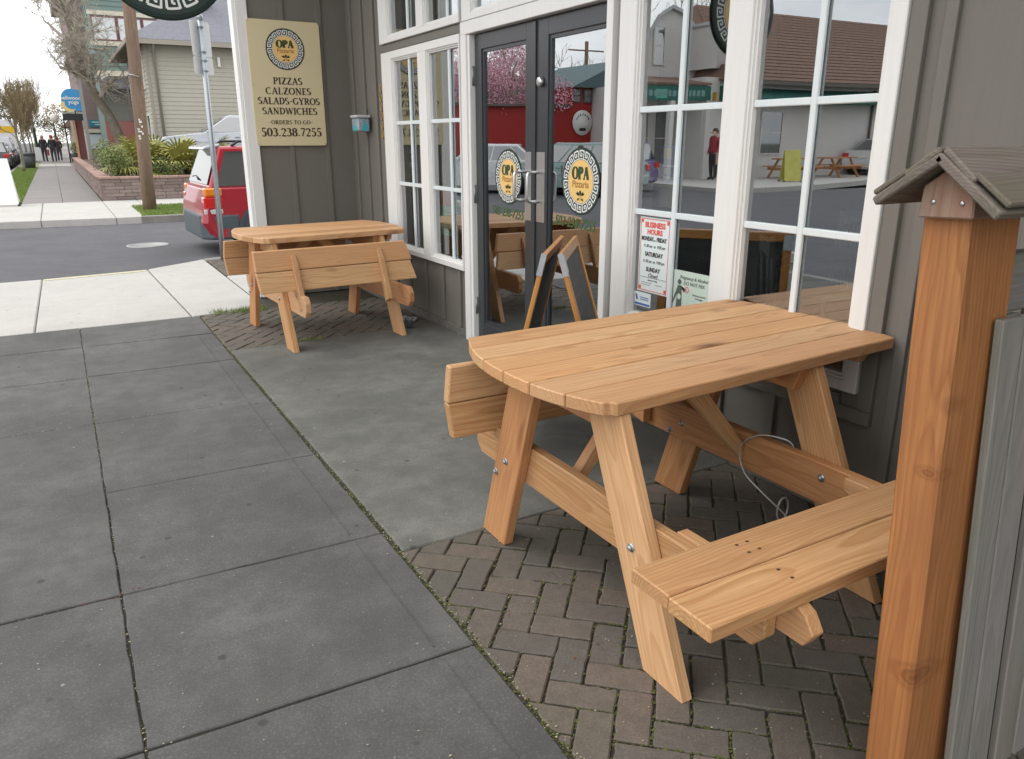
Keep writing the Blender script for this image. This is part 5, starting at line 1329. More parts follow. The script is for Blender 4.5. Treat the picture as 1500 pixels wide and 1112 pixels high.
palm(1.95, 23.0, .44, 1.0, 26, 'large fan palm left of the utility pole', 1)
palm(2.95, 23.1, .44, 1.0, 26, 'yellowing fan palm right of the utility pole', 2)
palm(2.45, 23.9, .44, .95, 18, 'fan palm half hidden behind the utility pole', 3)
palm(3.9, 23.4, .44, .95, 20, 'fan palm behind the red station wagon', 4)
def leafball(mb, c, rx, ry, rz_, n, s, r, mi=0):
    for _ in range(n):
        while True:
            v = Vector((r.uniform(-1, 1), r.uniform(-1, 1), r.uniform(-1, 1)))
            if .25 < v.length < 1: break
        p = Vector(c)+Vector((v.x*rx, v.y*ry, v.z*rz_)); a = Vector((r.gauss(0, 1), r.gauss(0, 1), r.gauss(0, 1))).normalized(); b = a.orthogonal().normalized()*s*.5; a = a*s
        mb.add([p-a, p+b, p+a, p-b], [(0, 1, 2, 3)], mi)
def shrub(x, y, z, rx, rz_, label, seed, mat=SHRUB, n=1100, s=.035, name='shrub', ry=None):
    r = random.Random(seed); e = empty(name, (x, y, z), label, 'shrub', 'shrubs in the planter')
    m = MB()
    for k in range(7):
        leafball(m, (x+r.uniform(-.5, .5)*rx, y+r.uniform(-.5, .5)*(ry or rx), z+rz_*r.uniform(.35, .8)), rx*.55, (ry or rx)*.55, rz_*.4, n//7, s, r)
    m.build('foliage', mat, e, kind='stuff'); s_ = MB()
    for k in range(6): s_.tube([(x, y, z-.02), (x+r.uniform(-.4, .4)*rx, y+r.uniform(-.4, .4)*rx, z+rz_*.6)], [.012, .006], 4)
    s_.build('stem', BARK, e)
shrub(1.35, 22.5, .44, .42, .75, 'rounded green shrub at the corner of the planter', 1)
shrub(1.4, 24.4, .44, .55, .85, 'green shrub behind the corner shrub along the wall', 2, n=1400)
shrub(1.5, 27, .44, .55, .85, 'green shrub farther along the planter wall', 3)
shrub(2.5, 22.6, .44, .45, .5, 'low green shrub under the palms right of the pole', 4)
shrub(3.6, 22.8, .44, .5, .65, 'dark green shrub behind the rear of the red wagon', 5)
shrub(3.2, 24.0, .44, .5, .7, 'green shrub in front of the silver sedan', 7)

# ---------------------------------------------------------------- bare trees
def grow(mb, p, d, L_, r0, depth, R, spread=.55, up=.15, n0=6, minr=.004, kids_=(2, 4), segs=3, taper=.62, bend=.18):
    pts = [Vector(p)]; rad = [r0]; dd = Vector(d).normalized()
    for k in range(segs):
        dd = (dd+Vector((R.gauss(0, bend), R.gauss(0, bend), R.gauss(0, bend)+up*.4))).normalized()
        pts.append(pts[-1]+dd*L_/segs); rad.append(r0*(1-(1-taper)*(k+1)/segs))
    mb.tube(pts, rad, n0 if depth > 2 else (4 if depth > 0 else 3), caps=False)
    if depth <= 0: return
    for _ in range(R.randint(*kids_)):
        i = R.randint(1, segs); t = R.random(); q = pts[i-1].lerp(pts[i], t)
        ax = Vector((R.gauss(0, 1), R.gauss(0, 1), R.gauss(0, 1))).normalized(); nd = (dd+ax*spread*R.uniform(.6, 1.5)+Vector((0, 0, up))).normalized()
        grow(mb, q, nd, L_*R.uniform(.52, .82), max(minr, rad[i]*R.uniform(.45, .72)), depth-1, R, spread, up, n0, minr, kids_, segs, taper, bend)
def bare_tree(label, base, trunk, r0, r1, limbs, seed, mat, depth=5, L0=1.6, spread=.6, up=.12, kids_=(2, 4), group='bare street trees', minr=.004, bmat=None, name='bare_tree', bend=.18):
    R = random.Random(seed); e = empty(name, base, label, 'tree', group)
    pts = [Vector(base)+Vector(t) for t in trunk]; n = len(pts)
    rad = [r0+(r1-r0)*i/(n-1) for i in range(n)]; rad[0] *= 1.25
    MB().tube(smooth(pts, 3), [rad[min(n-1, i//3)]*(1-(i % 3)/3)+rad[min(n-1, i//3+1)]*((i % 3)/3) for i in range((n-1)*3+1)], 12).build('trunk', bmat or BARK, e)
    m = MB()
    for i in range(limbs):
        t = .45+.55*(i+1)/limbs; k = t*(n-1); a = int(min(n-2, k)); p = pts[a].lerp(pts[a+1], k-a); td = (pts[a+1]-pts[a]).normalized()
        az = i*2.4+R.uniform(-.4, .4); out_ = Vector((math.cos(az), math.sin(az), R.uniform(.2, .8))).normalized()
        grow(m, p, (td*.6+out_*spread*1.5).normalized(), L0*R.uniform(.7, 1.15), max(.02, (rad[a]*(.55))), depth, R, spread, up, 6, minr, kids_, bend=bend)
    m.build('branches', mat, e)
    return e
# the big leaning tree by the brick building
bare_tree('large leaning bare tree with mossy trunk and a tangle of twigs above the planter', (2.28, 33, .4), [(0, 0, 0), (-.02, 0, .9), (-.22, 0, 1.7), (-.60, 0, 2.5), (-.85, 0, 3.3), (-1.05, 0, 4.6), (-1.35, 0, 6.6)], .19, .10, 17, 31, TWIG, 5, 1.25, .75, .02, (3, 3), None, .006)
# bare street trees along the verge
for i, (x, y, h_, sd_) in enumerate(((-1.30, 44, 1.7, 1), (-1.35, 54, 1.9, 2), (-1.3, 64, 2.1, 3), (-1.35, 76, 2.4, 4), (-1.4, 92, 3.0, 5))):
    bare_tree(('nearest slender bare street tree on the green verge', 'second slender bare street tree, behind the litter bin', 'third slender street tree beside the white sandwich board', 'fourth street tree up the block', 'farthest yellowish street tree')[i],
              (x, y, 0), [(0, 0, 0), (.04, 0, h_*.5), (-.05, 0, h_), (0, 0, h_*1.5)], .06, .035, 9, 40+sd_, TWIGY, 4, h_*.62, .42, .32, (3, 4), 'bare street trees', .006+.001*i)
# plum in blossom, across the crossing (seen in the door glass)
def blossom_tree(label, base, h_, rad_, seed, mat=BLOSSOM, n=9000, s=.05, name='plum_tree', group=None, cat='tree', up=.55):
    R = random.Random(seed); e = empty(name, base, label, cat, group)
    x, y, z = base
    m = MB(); m.tube([(x, y, z), (x+.1, y, z+h_*.25), (x, y, z+h_*.45)], [.22, .18, .13], 8); m.build('trunk', BARK, e)
    b = MB()
    for k in range(9):
        a = k*2.4; grow(b, (x, y, z+h_*R.uniform(.25, .45)), (math.cos(a)*.7, math.sin(a)*.7, .7), h_*.32, .07, 3, R, .6, .12, 5, .008)
    b.build('branches', TWIG, e)
    f = MB()
    for k in range(34):
        v = Vector((R.gauss(0, .48), R.gauss(0, .48), R.gauss(0, .42))); c = (x+v.x*rad_, y+v.y*rad_, z+h_*up+v.z*h_*.33)
        leafball(f, c, rad_*.3, rad_*.3, rad_*.26, n//34, s, R)
    f.build('crown', mat, e, kind='stuff'); return e
blossom_tree('plum tree in pink blossom standing over the red building', (-12.6, 31.5, 0), 6.4, 3.0, 61, n=16000)
blossom_tree('second pink plum tree farther left over the crossing', (-9.2, 32.5, 0), 6.2, 2.8, 62, n=12000)
for i, (x, y, h_, rr) in enumerate(((-28, 46, 7.5, 3), (-22, 44, 7, 2.6))):
    bare_tree(('grey bare tree behind the red building', 'grey bare tree left of the tall pole')[i], (x, y, 0), [(0, 0, 0), (0, 0, 1.5), (.1, 0, 3)], .2, .12, 9, 70+i, TWIG, 4, 2.4, .6, .12, (2, 4), 'bare trees behind the red building', .015)
for i, (x, y) in enumerate(((-32, 36), (-27, 38.5))):
    bare_tree(('bare tree rising behind the brown roof', 'second bare tree behind the brown roof')[i], (x, y, 0), [(0, 0, 0), (0, 0, 2.5), (.1, 0, 5)], .25, .14, 9, 80+i, TWIG, 4, 2.6, .6, .15, (2, 4), 'bare trees behind the brown roof', .015)
# far end of the street
rt = random.Random(8); m = MB()
for i in range(12):
    x = -16+i*2.8; y = 135+rt.uniform(-10, 18); hh = rt.uniform(6, 11)
    m.tube([(x, y, 0), (x, y, hh*.6)], [.3, .1], 5)
    for k in range(14): leafball(m, (x+rt.gauss(0, 1.1), y+rt.gauss(0, 1), hh*rt.uniform(.2, .95)), 1.3, 1.3, 1.1, 90, .16, rt, i % 3 == 0)
tag(m.build('far_woods', [CONIFER, TWIGY]), 'dark trees closing the far end of the street', 'trees', kind='stuff')
# ---------------------------------------------------------------- buildings
def clapboard(x0, x1, y, z0, z1, pitch, mb, axis='x', out=-1, mi=0, depth=.016, top=None):
    """sawtooth lap siding on a wall; axis x: wall along x at y, facing out (sign on y)"""
    n = max(1, int(round((z1-z0)/pitch)))
    for k in range(n):
        za = z0+(z1-z0)*k/n; zb = z0+(z1-z0)*(k+1)/n
        a0, a1 = (x0, x1) if top is None else top(za, zb)
        if a1-a0 < .02: continue
        if axis == 'x': P = [(a0, y+out*depth, za), (a1, y+out*depth, za), (a1, y, zb), (a0, y, zb)]; Q = [(a0, y, za), (a1, y, za), (a1, y+out*depth, za), (a0, y+out*depth, za)]
        else: P = [(y+out*depth, a0, za), (y+out*depth, a1, za), (y, a1, zb), (y, a0, zb)]; Q = [(y, a0, za), (y, a1, za), (y+out*depth, a1, za), (y+out*depth, a0, za)]
        mb.add(P, [(0, 1, 2, 3)], mi); mb.add(Q, [(0, 1, 2, 3)], mi)
BEIGE = paint('beige_siding', (.45, .43, .365), .7, .15); DKTRIM = paint('dark_fascia', (.13, .115, .10), .7); ROOFG = plain('grey_shingle', (.17, .175, .20), .95, var=.25, nscale=9, bump=.4)  # dark fascia: one even brown paint for eaves, gutters, railings and mullions
TRIMB = paint('house_trim', (.33, .30, .25), .6)
hs = empty('beige_house', (3.04, 29, .6), 'two storey beige clapboard house with grey hip roof', 'house')
m = MB(); m.box(3.06, 12, 29.02, 35.8, .5, 4.5); m.build('wall', BEIGE, hs)
m = MB(); clapboard(3.12, 12, 29.02, .6, 4.40, .135, m); clapboard(29.08, 35.8, 3.06, .6, 4.40, .135, m, 'y'); m.build('lap_siding', BEIGE, hs, kind='stuff')
for a in ((3.035, 3.13, 28.99, 29.10),): MB().box(*a, .5, 4.42).build('corner_board', TRIMB, hs)
m = MB()
ex0, ex1, ey0, ey1, ez, rz_ = 2.50, 12.5, 28.45, 36.4, 4.46, 6.35
ry = (ey0+ey1)/2; rx0, rx1 = ex0+2.9, ex1-2.9
m.add([(ex0, ey0, ez), (ex1, ey0, ez), (ex1, ey1, ez), (ex0, ey1, ez), (rx0, ry, rz_), (rx1, ry, rz_)], [(0, 1, 5, 4), (1, 2, 5), (2, 3, 4, 5), (3, 0, 4), (3, 2, 1, 0)])
m.build('roof', ROOFG, hs)
m = MB(); m.box(ex0-.03, ex1, ey0-.03, ey0+.02, ez-.15, ez-.01); m.box(ex0-.03, ex0+.02, ey0+.021, ey1, ez-.15, ez-.01); m.build('gutter', TRIMB, hs)
m = MB(); m.box(ex0+.021, ex1, ey0+.021, ey1, ez-.12, ez-.08); m.build('eave_soffit', DKTRIM, hs)
MB().tube([(3.28, 28.5, 4.35), (3.30, 28.93, 4.15), (3.31, 28.94, .62)], .045, 8).build('downpipe', TRIMB, hs)
m = MB(); m.box(4.4, 5.5, 31.2, 31.8, 4.6, 6.3); m.prism([(4.3, 31.1, 6.3), (5.6, 31.1, 6.3), (4.95, 31.1, 6.9)], (0, .8, 0)); m.build('dormer', DKTRIM, hs)
MB().box(5.25, 5.33, 28.9, 29.0, 3.75, 4.05).build('wall_lamp', EMWHITE, hs)
def hwin(par, c, w, h_, axis='y', fx=3.06, frame_=EMWHITE, out=-1, glassm=CARGLASS, cross=True, nm='window'):
    """c=(along,z) centre"""
    m = MB(); t = .05
    def B_(a0, a1, z0, z1, d0, d1, mm):
        d0, d1 = sorted((fx+out*d0, fx+out*d1))
        mm.box(d0, d1, a0, a1, z0, z1) if axis == 'y' else mm.box(a0, a1, d0, d1, z0, z1)
    a, z = c
    B_(a-w/2-t, a-w/2, z-h_/2-t, z+h_/2+t, .0, .05, m); B_(a+w/2, a+w/2+t, z-h_/2-t, z+h_/2+t, .0, .05, m); B_(a-w/2, a+w/2, z+h_/2, z+h_/2+t, 0, .05, m); B_(a-w/2, a+w/2, z-h_/2-t, z-h_/2, 0, .06, m)
    if cross: B_(a-w/2, a+w/2, z-.02, z+.02, .012, .04, m)
    f = m.build(nm, frame_, par); g = MB(); B_(a-w/2, a+w/2, z-h_/2, z+h_/2, .0181, .024, g); g.build('pane', glassm, f); return f
hwin(hs, (30.6, 3.65), .8, 1.1); hwin(hs, (30.3, 1.5), .9, 1.4); hwin(hs, (33.2, 3.65), .8, 1.1); hwin(hs, (33.2, 1.5), .9, 1.4)
hr = MB()
for k in range(10): hr.tube([(4.9+k*.16, 28.6, .9+k*.10), (4.9+k*.16, 28.6, 1.5+k*.10)], .010, 5)
hr.tube([(4.8, 28.6, 1.45), (6.5, 28.6, 2.55)], .014, 5)
hr.build('stair_railing', DKTRIM, hs)
# green shop building behind
GRN = paint('green_siding', (.16, .235, .21), .7, .1); CRM = paint('cream_trim', (.62, .58, .47), .6); MAR = paint('maroon_trim', (.22, .075, .07), .6); MARW = paint('maroon_wall', (.25, .10, .09), .8)
gb = empty('green_building', (3.2, 46, 0), 'tall teal clapboard building with a band of white windows framed in maroon', 'building')
GX0 = 2.55
m = MB(); m.box(GX0+.02, 10, 46.02, 60, 0, 13.4); m.build('wall', GRN, gb)
m = MB(); clapboard(GX0, 10, 46.02, 7.5, 13.4, .24, m, depth=.03); clapboard(GX0, 10, 46.02, 4.75, 5.9, .24, m, depth=.03); clapboard(46.1, 60, GX0+.02, 7.5, 13.4, .24, m, 'y', depth=.03); m.build('lap_siding', GRN, gb, kind='stuff')
for z0, z1 in ((7.3, 7.5), (5.9, 6.12), (4.50, 4.74)): MB().box(GX0-.1, 10, 45.93, 46.0, z0, z1).build('band', CRM, gb)
WGL = plain('painted_sky_glass', (.62, .66, .68), .08, var=.03)  # pale base colour stands in for white sky reflected in the panes
for k in range(5): hwin(gb, (3.15+k*1.15, 6.70), 1.0, 1.0, 'x', 46.0, MAR, glassm=WGL, cross=False)
m = MB(); m.box(GX0, 10, 45.97, 46.01, 2.35, 4.50); m.build('shop_window', CARGLASS, gb)
for k in range(6): MB().box(GX0+k*1.2, GX0+.10+k*1.2, 45.92, 45.969, 2.35, 4.5).build('mullion', DKTRIM, gb)
m = MB(); m.box(GX0, 10, 45.95, 46.01, .0, 2.34); m.build('bulkhead', MARW, gb)
MB().box(4.1, 4.5, 45.80, 45.925, 0, 6.0).build('pilaster', MARW, gb)
# brick building with plaque
BRK = NM('brick_wall'); v_ = BRK.coord('World', (1, 1, 1)); bt = BRK.n('ShaderNodeTexBrick'); bt.inputs['Scale'].default_value = 1.0; bt.inputs['Brick Width'].default_value = .22; bt.inputs['Row Height'].default_value = .075; bt.inputs['Mortar Size'].default_value = .008
bt.inputs['Color1'].default_value = (.22, .13, .12, 1); bt.inputs['Color2'].default_value = (.15, .09, .09, 1); bt.inputs['Mortar'].default_value = (.25, .22, .2, 1)
rx_ = BRK.n('ShaderNodeMapping'); rx_.inputs['Rotation'].default_value = (PI/2, 0, 0); BRK.l(v_, rx_.inputs['Vector']); BRK.l(rx_.outputs[0], bt.inputs['Vector']); BRK.col(BRK.mix(BRK.noise(v_, 1.1, 4), bt.outputs['Color'], (.30, .24, .23))).rough(.9); BRKM = BRK.m
bb = empty('brick_building', (1.9, 52, 0), 'brown brick building end with a small teal street plaque', 'building')
m = MB(); m.box(1.78, 3.35, 52, 66, 2.0, 9.5); m.build('wall', BRKM, bb)
m = MB(); m.box(1.84, 3.3, 52.1, 66, 0, 2.0); m.build('shop_front', paint('shopfront_paint', (.34, .31, .28), .7), bb)
MB().box(1.95, 3.2, 52.02, 52.095, .95, 1.75).build('shop_window', WGL, bb)
MB().box(1.75, 3.38, 51.9, 52.0, 1.82, 2.02).build('ledge', CRM, bb)
pq = MB().box(2.05, 3.18, 51.93, 51.985, 2.15, 2.52).build('plaque', plain('plaque_teal', (.03, .20, .30), .5), bb)
m = MB(); m.box(2.2, 3.05, 51.92, 51.929, 2.37, 2.43); m.box(2.35, 2.9, 51.92, 51.929, 2.24, 2.30); m.build('plaque_print', plain('plaque_print', (.55, .66, .55), .5), bb)
m = MB(); m.box(1.3, 3.5, 52.2, 66, 9.5, 10.3); m.build('cornice', paint('cornice_grey', (.30, .29, .27), .8), bb)
lp = empty('shop_pillar', (3.45, 50, 0), 'dark green shopfront pillar beside a cream one right of the brick wall', 'pillar')
MB().box(3.18, 3.44, 50, 50.3, 0, 4.6).build('dark_pillar', plain('pillar_dark', (.04, .06, .055), .5), lp); MB().box(3.5, 3.66, 50, 50.2, 0, 4.3).build('cream_pillar', CRM, lp)
# hanging yoga sign on its post
ys_ = empty('yoga_sign', (1.6, 48, 0), 'round blue yoga sign with a yellow moon over a black panel on a grey post', 'sign')
YB = plain('sign_blue', (.05, .30, .62), .5, var=.15, nscale=4); YM = plain('sign_moon', (.78, .62, .25), .5)
MB().box(1.66, 1.82, 47.9, 48.06, 0, 4.5).build('post', plain('sign_post_grey', (.34, .34, .32), .7), ys_)
m = MB(); P_ = [(1.27+.50*math.cos(math.radians(a)), 48.0, 3.42+.54*math.sin(math.radians(a))) for a in range(70, 278, 10)]; m.prism([(1.655, 48, 3.9)]+P_+[(1.655, 48, 2.87)], (0, .06, 0)); m.build('blue_disc', YB, ys_)
m = MB(); P_ = [(1.14+.40*math.cos(math.radians(a)), 47.985, 3.16+.34*math.sin(math.radians(a))) for a in range(150, 300, 10)]+[(1.24+.32*math.cos(math.radians(a)), 47.985, 3.22+.27*math.sin(math.radians(a))) for a in range(300, 150, -10)]
m.prism(P_, (0, .012, 0)); m.build('moon', YM, ys_)
MB().box(.74, 1.655, 47.992, 48.06, 2.40, 2.865).build('black_panel', BLACK, ys_)
textmesh('lettering', 'sellwood', .26, basis((1.23, 47.975, 3.42), '-Y'), EMWHITE, ys_, off=.006); textmesh('lettering', 'yoga', .26, basis((1.33, 47.975, 3.22), '-Y'), EMWHITE, ys_, off=.006)
textmesh('lettering', 'SELLWOOD YOGA', .14, basis((1.19, 47.98, 2.74), '-Y'), EMWHITE, ys_, xs=.8, off=.003)
# globe lamp, red shop awning frame, small things along the far pavement
gl = empty('globe_lamp', (.62, 60, 0), 'white globe street lamp on a black arm up the street', 'lamp')
MB().tube([(.95, 60, 0), (.95, 60, 3.2), (.62, 60, 3.3)], .04, 8).build('post', BLACK, gl); MB().lathe([(.02, 2.55), (.17, 2.6), (.26, 2.8), (.17, 3.0), (.05, 3.05)], (.42, 60, 0), 16).build('globe', plain('globe_white', (.8, .78, .7), .4), gl)
ks = empty('red_doorway', (1.5, 49, 0), 'dark red shop doorway with a pale orange side post under the yoga sign', 'doorway')
MB().box(1.28, 1.62, 49, 49.2, 0, 2.5).build('door_panel', MAR, ks); MB().box(1.16, 1.27, 48.9, 49.1, 0, 2.6).build('side_post', plain('post_orange', (.62, .36, .2), .6), ks)
st = empty('corner_shop', (1.4, 72, 0), 'low pale shop with an awning up the street beyond the brick building', 'building')
MB().box(1.5, 8, 70, 80, 0, 4).build('wall', paint('pale_shop', (.45, .40, .34), .7), st); MB().prism([(.9, 70.2, 2.4), (1.5, 70.2, 3.0), (1.5, 70.2, 2.4)], (0, 9, 0)).build('awning', plain('awning_brown', (.25, .17, .12), .8), st)
for i, (x0, x1, y0, h_, c_, lb) in enumerate(((-19, -12.6, 60, 6.5, (.35, .30, .26), 'tan shop building across the far part of the street'), (-20, -12.6, 75, 8, (.28, .22, .20), 'brown shop building farther across the street'), (3, 12, 90, 7, (.33, .34, .33), 'grey shop building beyond the pale shop'))):
    e = empty('shop_building', (x0, y0, 0), lb, 'building'); MB().box(x0, x1, y0, y0+12, 0, h_).build('wall', plain('shop_wall_%d' % i, c_, .8), e)
    for k in range(4): hwin(e, (y0+1.8+k*2.8, 1.9), 1.8, 1.8, 'y', x1 if x1 < 0 else x0, out=1 if x1 < 0 else -1)
    for k in range(4): hwin(e, (y0+1.8+k*2.8, 4.8), 1.0, 1.5, 'y', x1 if x1 < 0 else x0, out=1 if x1 < 0 else -1)

# litter bin and sandwich boards
bn = empty('litter_bin', (-1.12, 48.8, 0), 'dark grey plastic litter bin at the end of the grass verge', 'bin')
MB().lathe([(.24, 0), (.30, .68)], (-1.12, 48.8, 0), 18).build('body', plain('bin_grey', (.06, .068, .07), .6), bn); MB().lathe([(.32, .68), (.33, .74), (.28, .79), (.1, .82)], (-1.12, 48.8, 0), 18).build('lid', plain('bin_grey', (.06, .068, .07), .6), bn)
BRDW = plain('sandwich_board_white', (.78, .80, .78), .5, var=.03)
def aboard(c, w, h_, rz, label, mat, spread=.28, top=None):
    M = Matrix.Translation(c) @ Matrix.Rotation(rz, 4, 'Z'); e = empty('sandwich_board', c, label, 'sandwich board')
    for s_ in (-1, 1):
        tw_ = (top or w)
        P = [M @ Vector(p) for p in ((-w/2, s_*spread, .03), (w/2, s_*spread, .03), (tw_/2, s_*.02, h_), (-tw_/2, s_*.02, h_))]
        MB().prism(P, M.to_3x3() @ Vector((0, s_*.02, 0))).build('board', mat, e, .004)
        for sx in (-1, 1): MB().box(sx*w/2-.03, sx*w/2+.03, s_*spread-.02, s_*spread+.02, 0, .045, M=M).build('foot', BLACK, e)
    return e, M
e, M = aboard((-1.13, 21.0, 0), .62, 1.02, 0, 'big white sandwich board at the far street corner, leftmost in view', BRDW, .30, .46)
MB().prism([M @ Vector(p) for p in ((.02, -.20, .40), (.15, -.20, .40), (.15, -.185, .45), (.02, -.185, .45))], (0, -.01, 0)).build('green_mark', plain('mark_green', (.1, .6, .45), .5), e)
aboard((-.72, 66, 0), .75, .95, 0, 'small white sandwich board beside the litter bin', BRDW)
pp = empty('plant_pot', (1.15, 60, 0), 'dark planter pot with a small green bush beside the shop door', 'plant pot')
MB().lathe([(.25, 0), (.33, .6)], (1.3, 60, 0), 12).build('pot', BLACK, pp); m = MB(); leafball(m, (1.3, 60, .95), .25, .25, .4, 200, .06, random.Random(3)); m.build('foliage', SHRUB, pp, kind='stuff')

# ---------------------------------------------------------------- people
SKINM = plain('skin', (.52, .32, .24), .6)
def person(loc, rz, label, top, bottom, hair, pose='walk', scale=1.0, bag=None, group=None, hood=None):
    J = {'pel': (0, 0, .95, .135), 'wai': (0, 0, 1.12, .125), 'che': (0, .0, 1.33, .15), 'nk': (0, 0, 1.50, .06), 'hd': (0, .015, 1.60, .095), 'ht': (0, .01, 1.70, .085)}
    st = .22 if pose == 'walk' else .03
    J.update({'hl': (-.09, 0, .92, .095), 'kl': (-.10, st*.55, .50, .062), 'al': (-.10, st*.4-.05, .09, .045), 'tl': (-.10, st*.4+.14, .035, .038),
              'hr': (.09, 0, .92, .095), 'kr': (.10, -st*.1, .49, .062), 'ar': (.10, -st*.9, .12, .045), 'tr': (.10, -st*.9+.17, .045, .038),
              'sl': (-.17, 0, 1.42, .065), 'el': (-.23, -.05, 1.16, .046), 'wl': (-.22, .08, .93, .034), 'fl': (-.21, .12, .86, .030),
              'sr': (.17, 0, 1.42, .065), 'er': (.23, .0, 1.16, .046), 'wr': (.21, .16, .97, .034), 'fr': (.20, .20, .91, .030)})
    if pose == 'lean':
        for k, (x, y, z, r_) in list(J.items()):
            if z > 1.0: J[k] = (x, y+(z-1.0)*.55, z-(z-1.0)*.16, r_)
        J['el'] = (-.22, .42, 1.08, .046); J['wl'] = (-.16, .60, .93, .034); J['fl'] = (-.15, .66, .89, .03); J['er'] = (.22, .42, 1.08, .046); J['wr'] = (.16, .60, .93, .034); J['fr'] = (.15, .66, .89, .03)
    names = list(J); E_ = [('pel', 'wai'), ('wai', 'che'), ('che', 'nk'), ('nk', 'hd'), ('hd', 'ht'), ('pel', 'hl'), ('hl', 'kl'), ('kl', 'al'), ('al', 'tl'), ('pel', 'hr'), ('hr', 'kr'), ('kr', 'ar'), ('ar', 'tr'), ('che', 'sl'), ('sl', 'el'), ('el', 'wl'), ('wl', 'fl'), ('che', 'sr'), ('sr', 'er'), ('er', 'wr'), ('wr', 'fr')]
    me = bpy.data.meshes.new('person'); me.from_pydata([J[n][:3] for n in names], [(names.index(a), names.index(b)) for a, b in E_], [])
    o = bpy.data.objects.new('tmp', me); col.objects.link(o)
    md = o.modifiers.new('s', 'SKIN'); me.update()
    sk = me.skin_vertices[0].data
    for i, n in enumerate(names): sk[i].radius = (J[n][3]*1.28, J[n][3]*1.28*(.78 if n in ('pel', 'wai', 'che') else 1))
    sk[0].use_root = True
    su = o.modifiers.new('u', 'SUBSURF'); su.levels = 1
    me2 = bpy.data.meshes.new_from_object(o.evaluated_get(bpy.context.evaluated_depsgraph_get())); bpy.data.objects.remove(o)
    for mt in (SKINM, top, bottom, BLACK): me2.materials.append(mt)
    for p in me2.polygons:
        c = p.center; p.use_smooth = True; arm = abs(c.x) > .165
        zz = c.z
        p.material_index = 3 if zz < .085 else (2 if zz < .98 and not arm else (0 if (zz > 1.47 and not (pose == 'lean')) or (pose == 'lean' and zz > 1.40 and abs(c.x) < .1) or (arm and zz < .94 and pose != 'lean') else 1))
    M = Matrix.Translation(loc) @ Matrix.Rotation(rz, 4, 'Z') @ Matrix.Diagonal((scale, scale, scale, 1))
    e = empty('person', loc, label, 'person', group)
    b = bpy.data.objects.new('body', me2); b.matrix_basis = M; link(b, e)
    hy = J['ht'][1]; hz = J['ht'][2]
    m = MB(); m.lathe([(.02, .115), (.07, .095), (.105, .04), (.108, -.03), (.09, -.09)], (0, hy-.02, hz-.04), 14); m.v = [tuple(M @ Vector(v)) for v in m.v]; m.build('hair' if not hood else 'hat', hair, e)
    if bag:
        m = MB(); m.box(-.36, -.24, -.02, .22, .42, .82); m.v = [tuple(M @ Vector(v)) for v in m.v]; m.build('bag', bag, e, .03)
    return e
DJ = plain('dark_jacket', (.035, .037, .042), .8); DT = plain('dark_trousers', (.045, .05, .065), .8); RH = plain('red_hat', (.45, .03, .05), .8); GH = plain('grey_hair', (.42, .40, .37), .8); HB = plain('brown_hair', (.08, .05, .03), .8); RT = plain('red_top', (.30, .04, .06), .8)
person((-.50, 65, 0), 0, 'person with pale cap and dark jacket walking away up the pavement', DJ, DT, GH, 'walk', 1.0)
person((.05, 63, 0), 0, 'person in a red hat and dark coat carrying a red bag up the pavement', DJ, DT, RH, 'walk', 1.0, plain('red_bag', (.36, .04, .07), .7))
person((.42, 66, 0), 0, 'person in dark clothes walking just right of the red hatted one', plain('charcoal_coat', (.06, .05, .055), .8), DT, HB, 'walk', .93)
person((1.45, 50.5, 0), 2.0, 'person in black with a red sleeve standing by the planter wall', DJ, DJ, HB, 'stand', 1.0)
person((-15.9, 21.55, 0), -1.6, 'person in a dark red top standing before the white storefront', RT, DJ, HB, 'stand', 1.0)

# ---------------------------------------------------------------- the other corner, mirrored in the windows
WSID = paint('white_siding', (.62, .60, .58), .6, .1); BRF = plain('brown_shingle', (.20, .125, .095), .95, var=.35, nscale=7, bump=.3); AWN = plain('green_awning', (.02, .12, .095), .7, var=.1)
wb = empty('white_storefront', (-16, 22.4, 0), 'white clapboard building with a brown roof and green awning on the opposite corner', 'building')
m = MB(); m.box(-46, -16.0, 22.42, 30.5, 0, 3.55); m.build('wall', WSID, wb)
m = MB(); clapboard(-46, -16.0, 22.42, .1, 3.5, .11, m, depth=.012); m.build('lap_siding', WSID, wb, kind='stuff')
m = MB(); m.add([(-46.5, 21.9, 3.48), (-16.7, 21.9, 3.48), (-19.1, 26.6, 6.75), (-46.5, 26.6, 6.75), (-46.5, 31.2, 3.48), (-16.7, 31.2, 3.48)], [(0, 1, 2, 3), (3, 2, 5, 4), (1, 5, 2), (0, 3, 4)])
for k in range(22):                                                   # shingle courses
    a, b = k/22, (k+1)/22; m.add([(-46.5, 21.9+4.7*a, 3.50+3.27*a+.02), (-16.7-2.4*a, 21.9+4.7*a, 3.50+3.27*a+.02), (-16.7-2.4*b, 21.9+4.7*b, 3.50+3.27*b), (-46.5, 21.9+4.7*b, 3.50+3.27*b)], [(0, 1, 2, 3)])
m.build('roof', BRF, wb)
MB().box(-46.5, -16.7, 21.84, 21.90, 3.36, 3.50).build('gutter', DKTRIM, wb)
MB().prism([(-44, 22.40, 3.25), (-44, 21.7, 2.85), (-44, 21.7, 2.72), (-44, 22.40, 2.72)], (27.2, 0, 0)).build('awning', AWN, wb)
MB().tube([(-25.6, 22.34, 3.3), (-25.6, 22.34, .1)], .05, 8).build('downpipe', DKTRIM, wb)
for xw in (-19.6, -34, -39): hwin(wb, (xw, 1.65), 1.1, 1.5, 'x', 22.41, WSID)
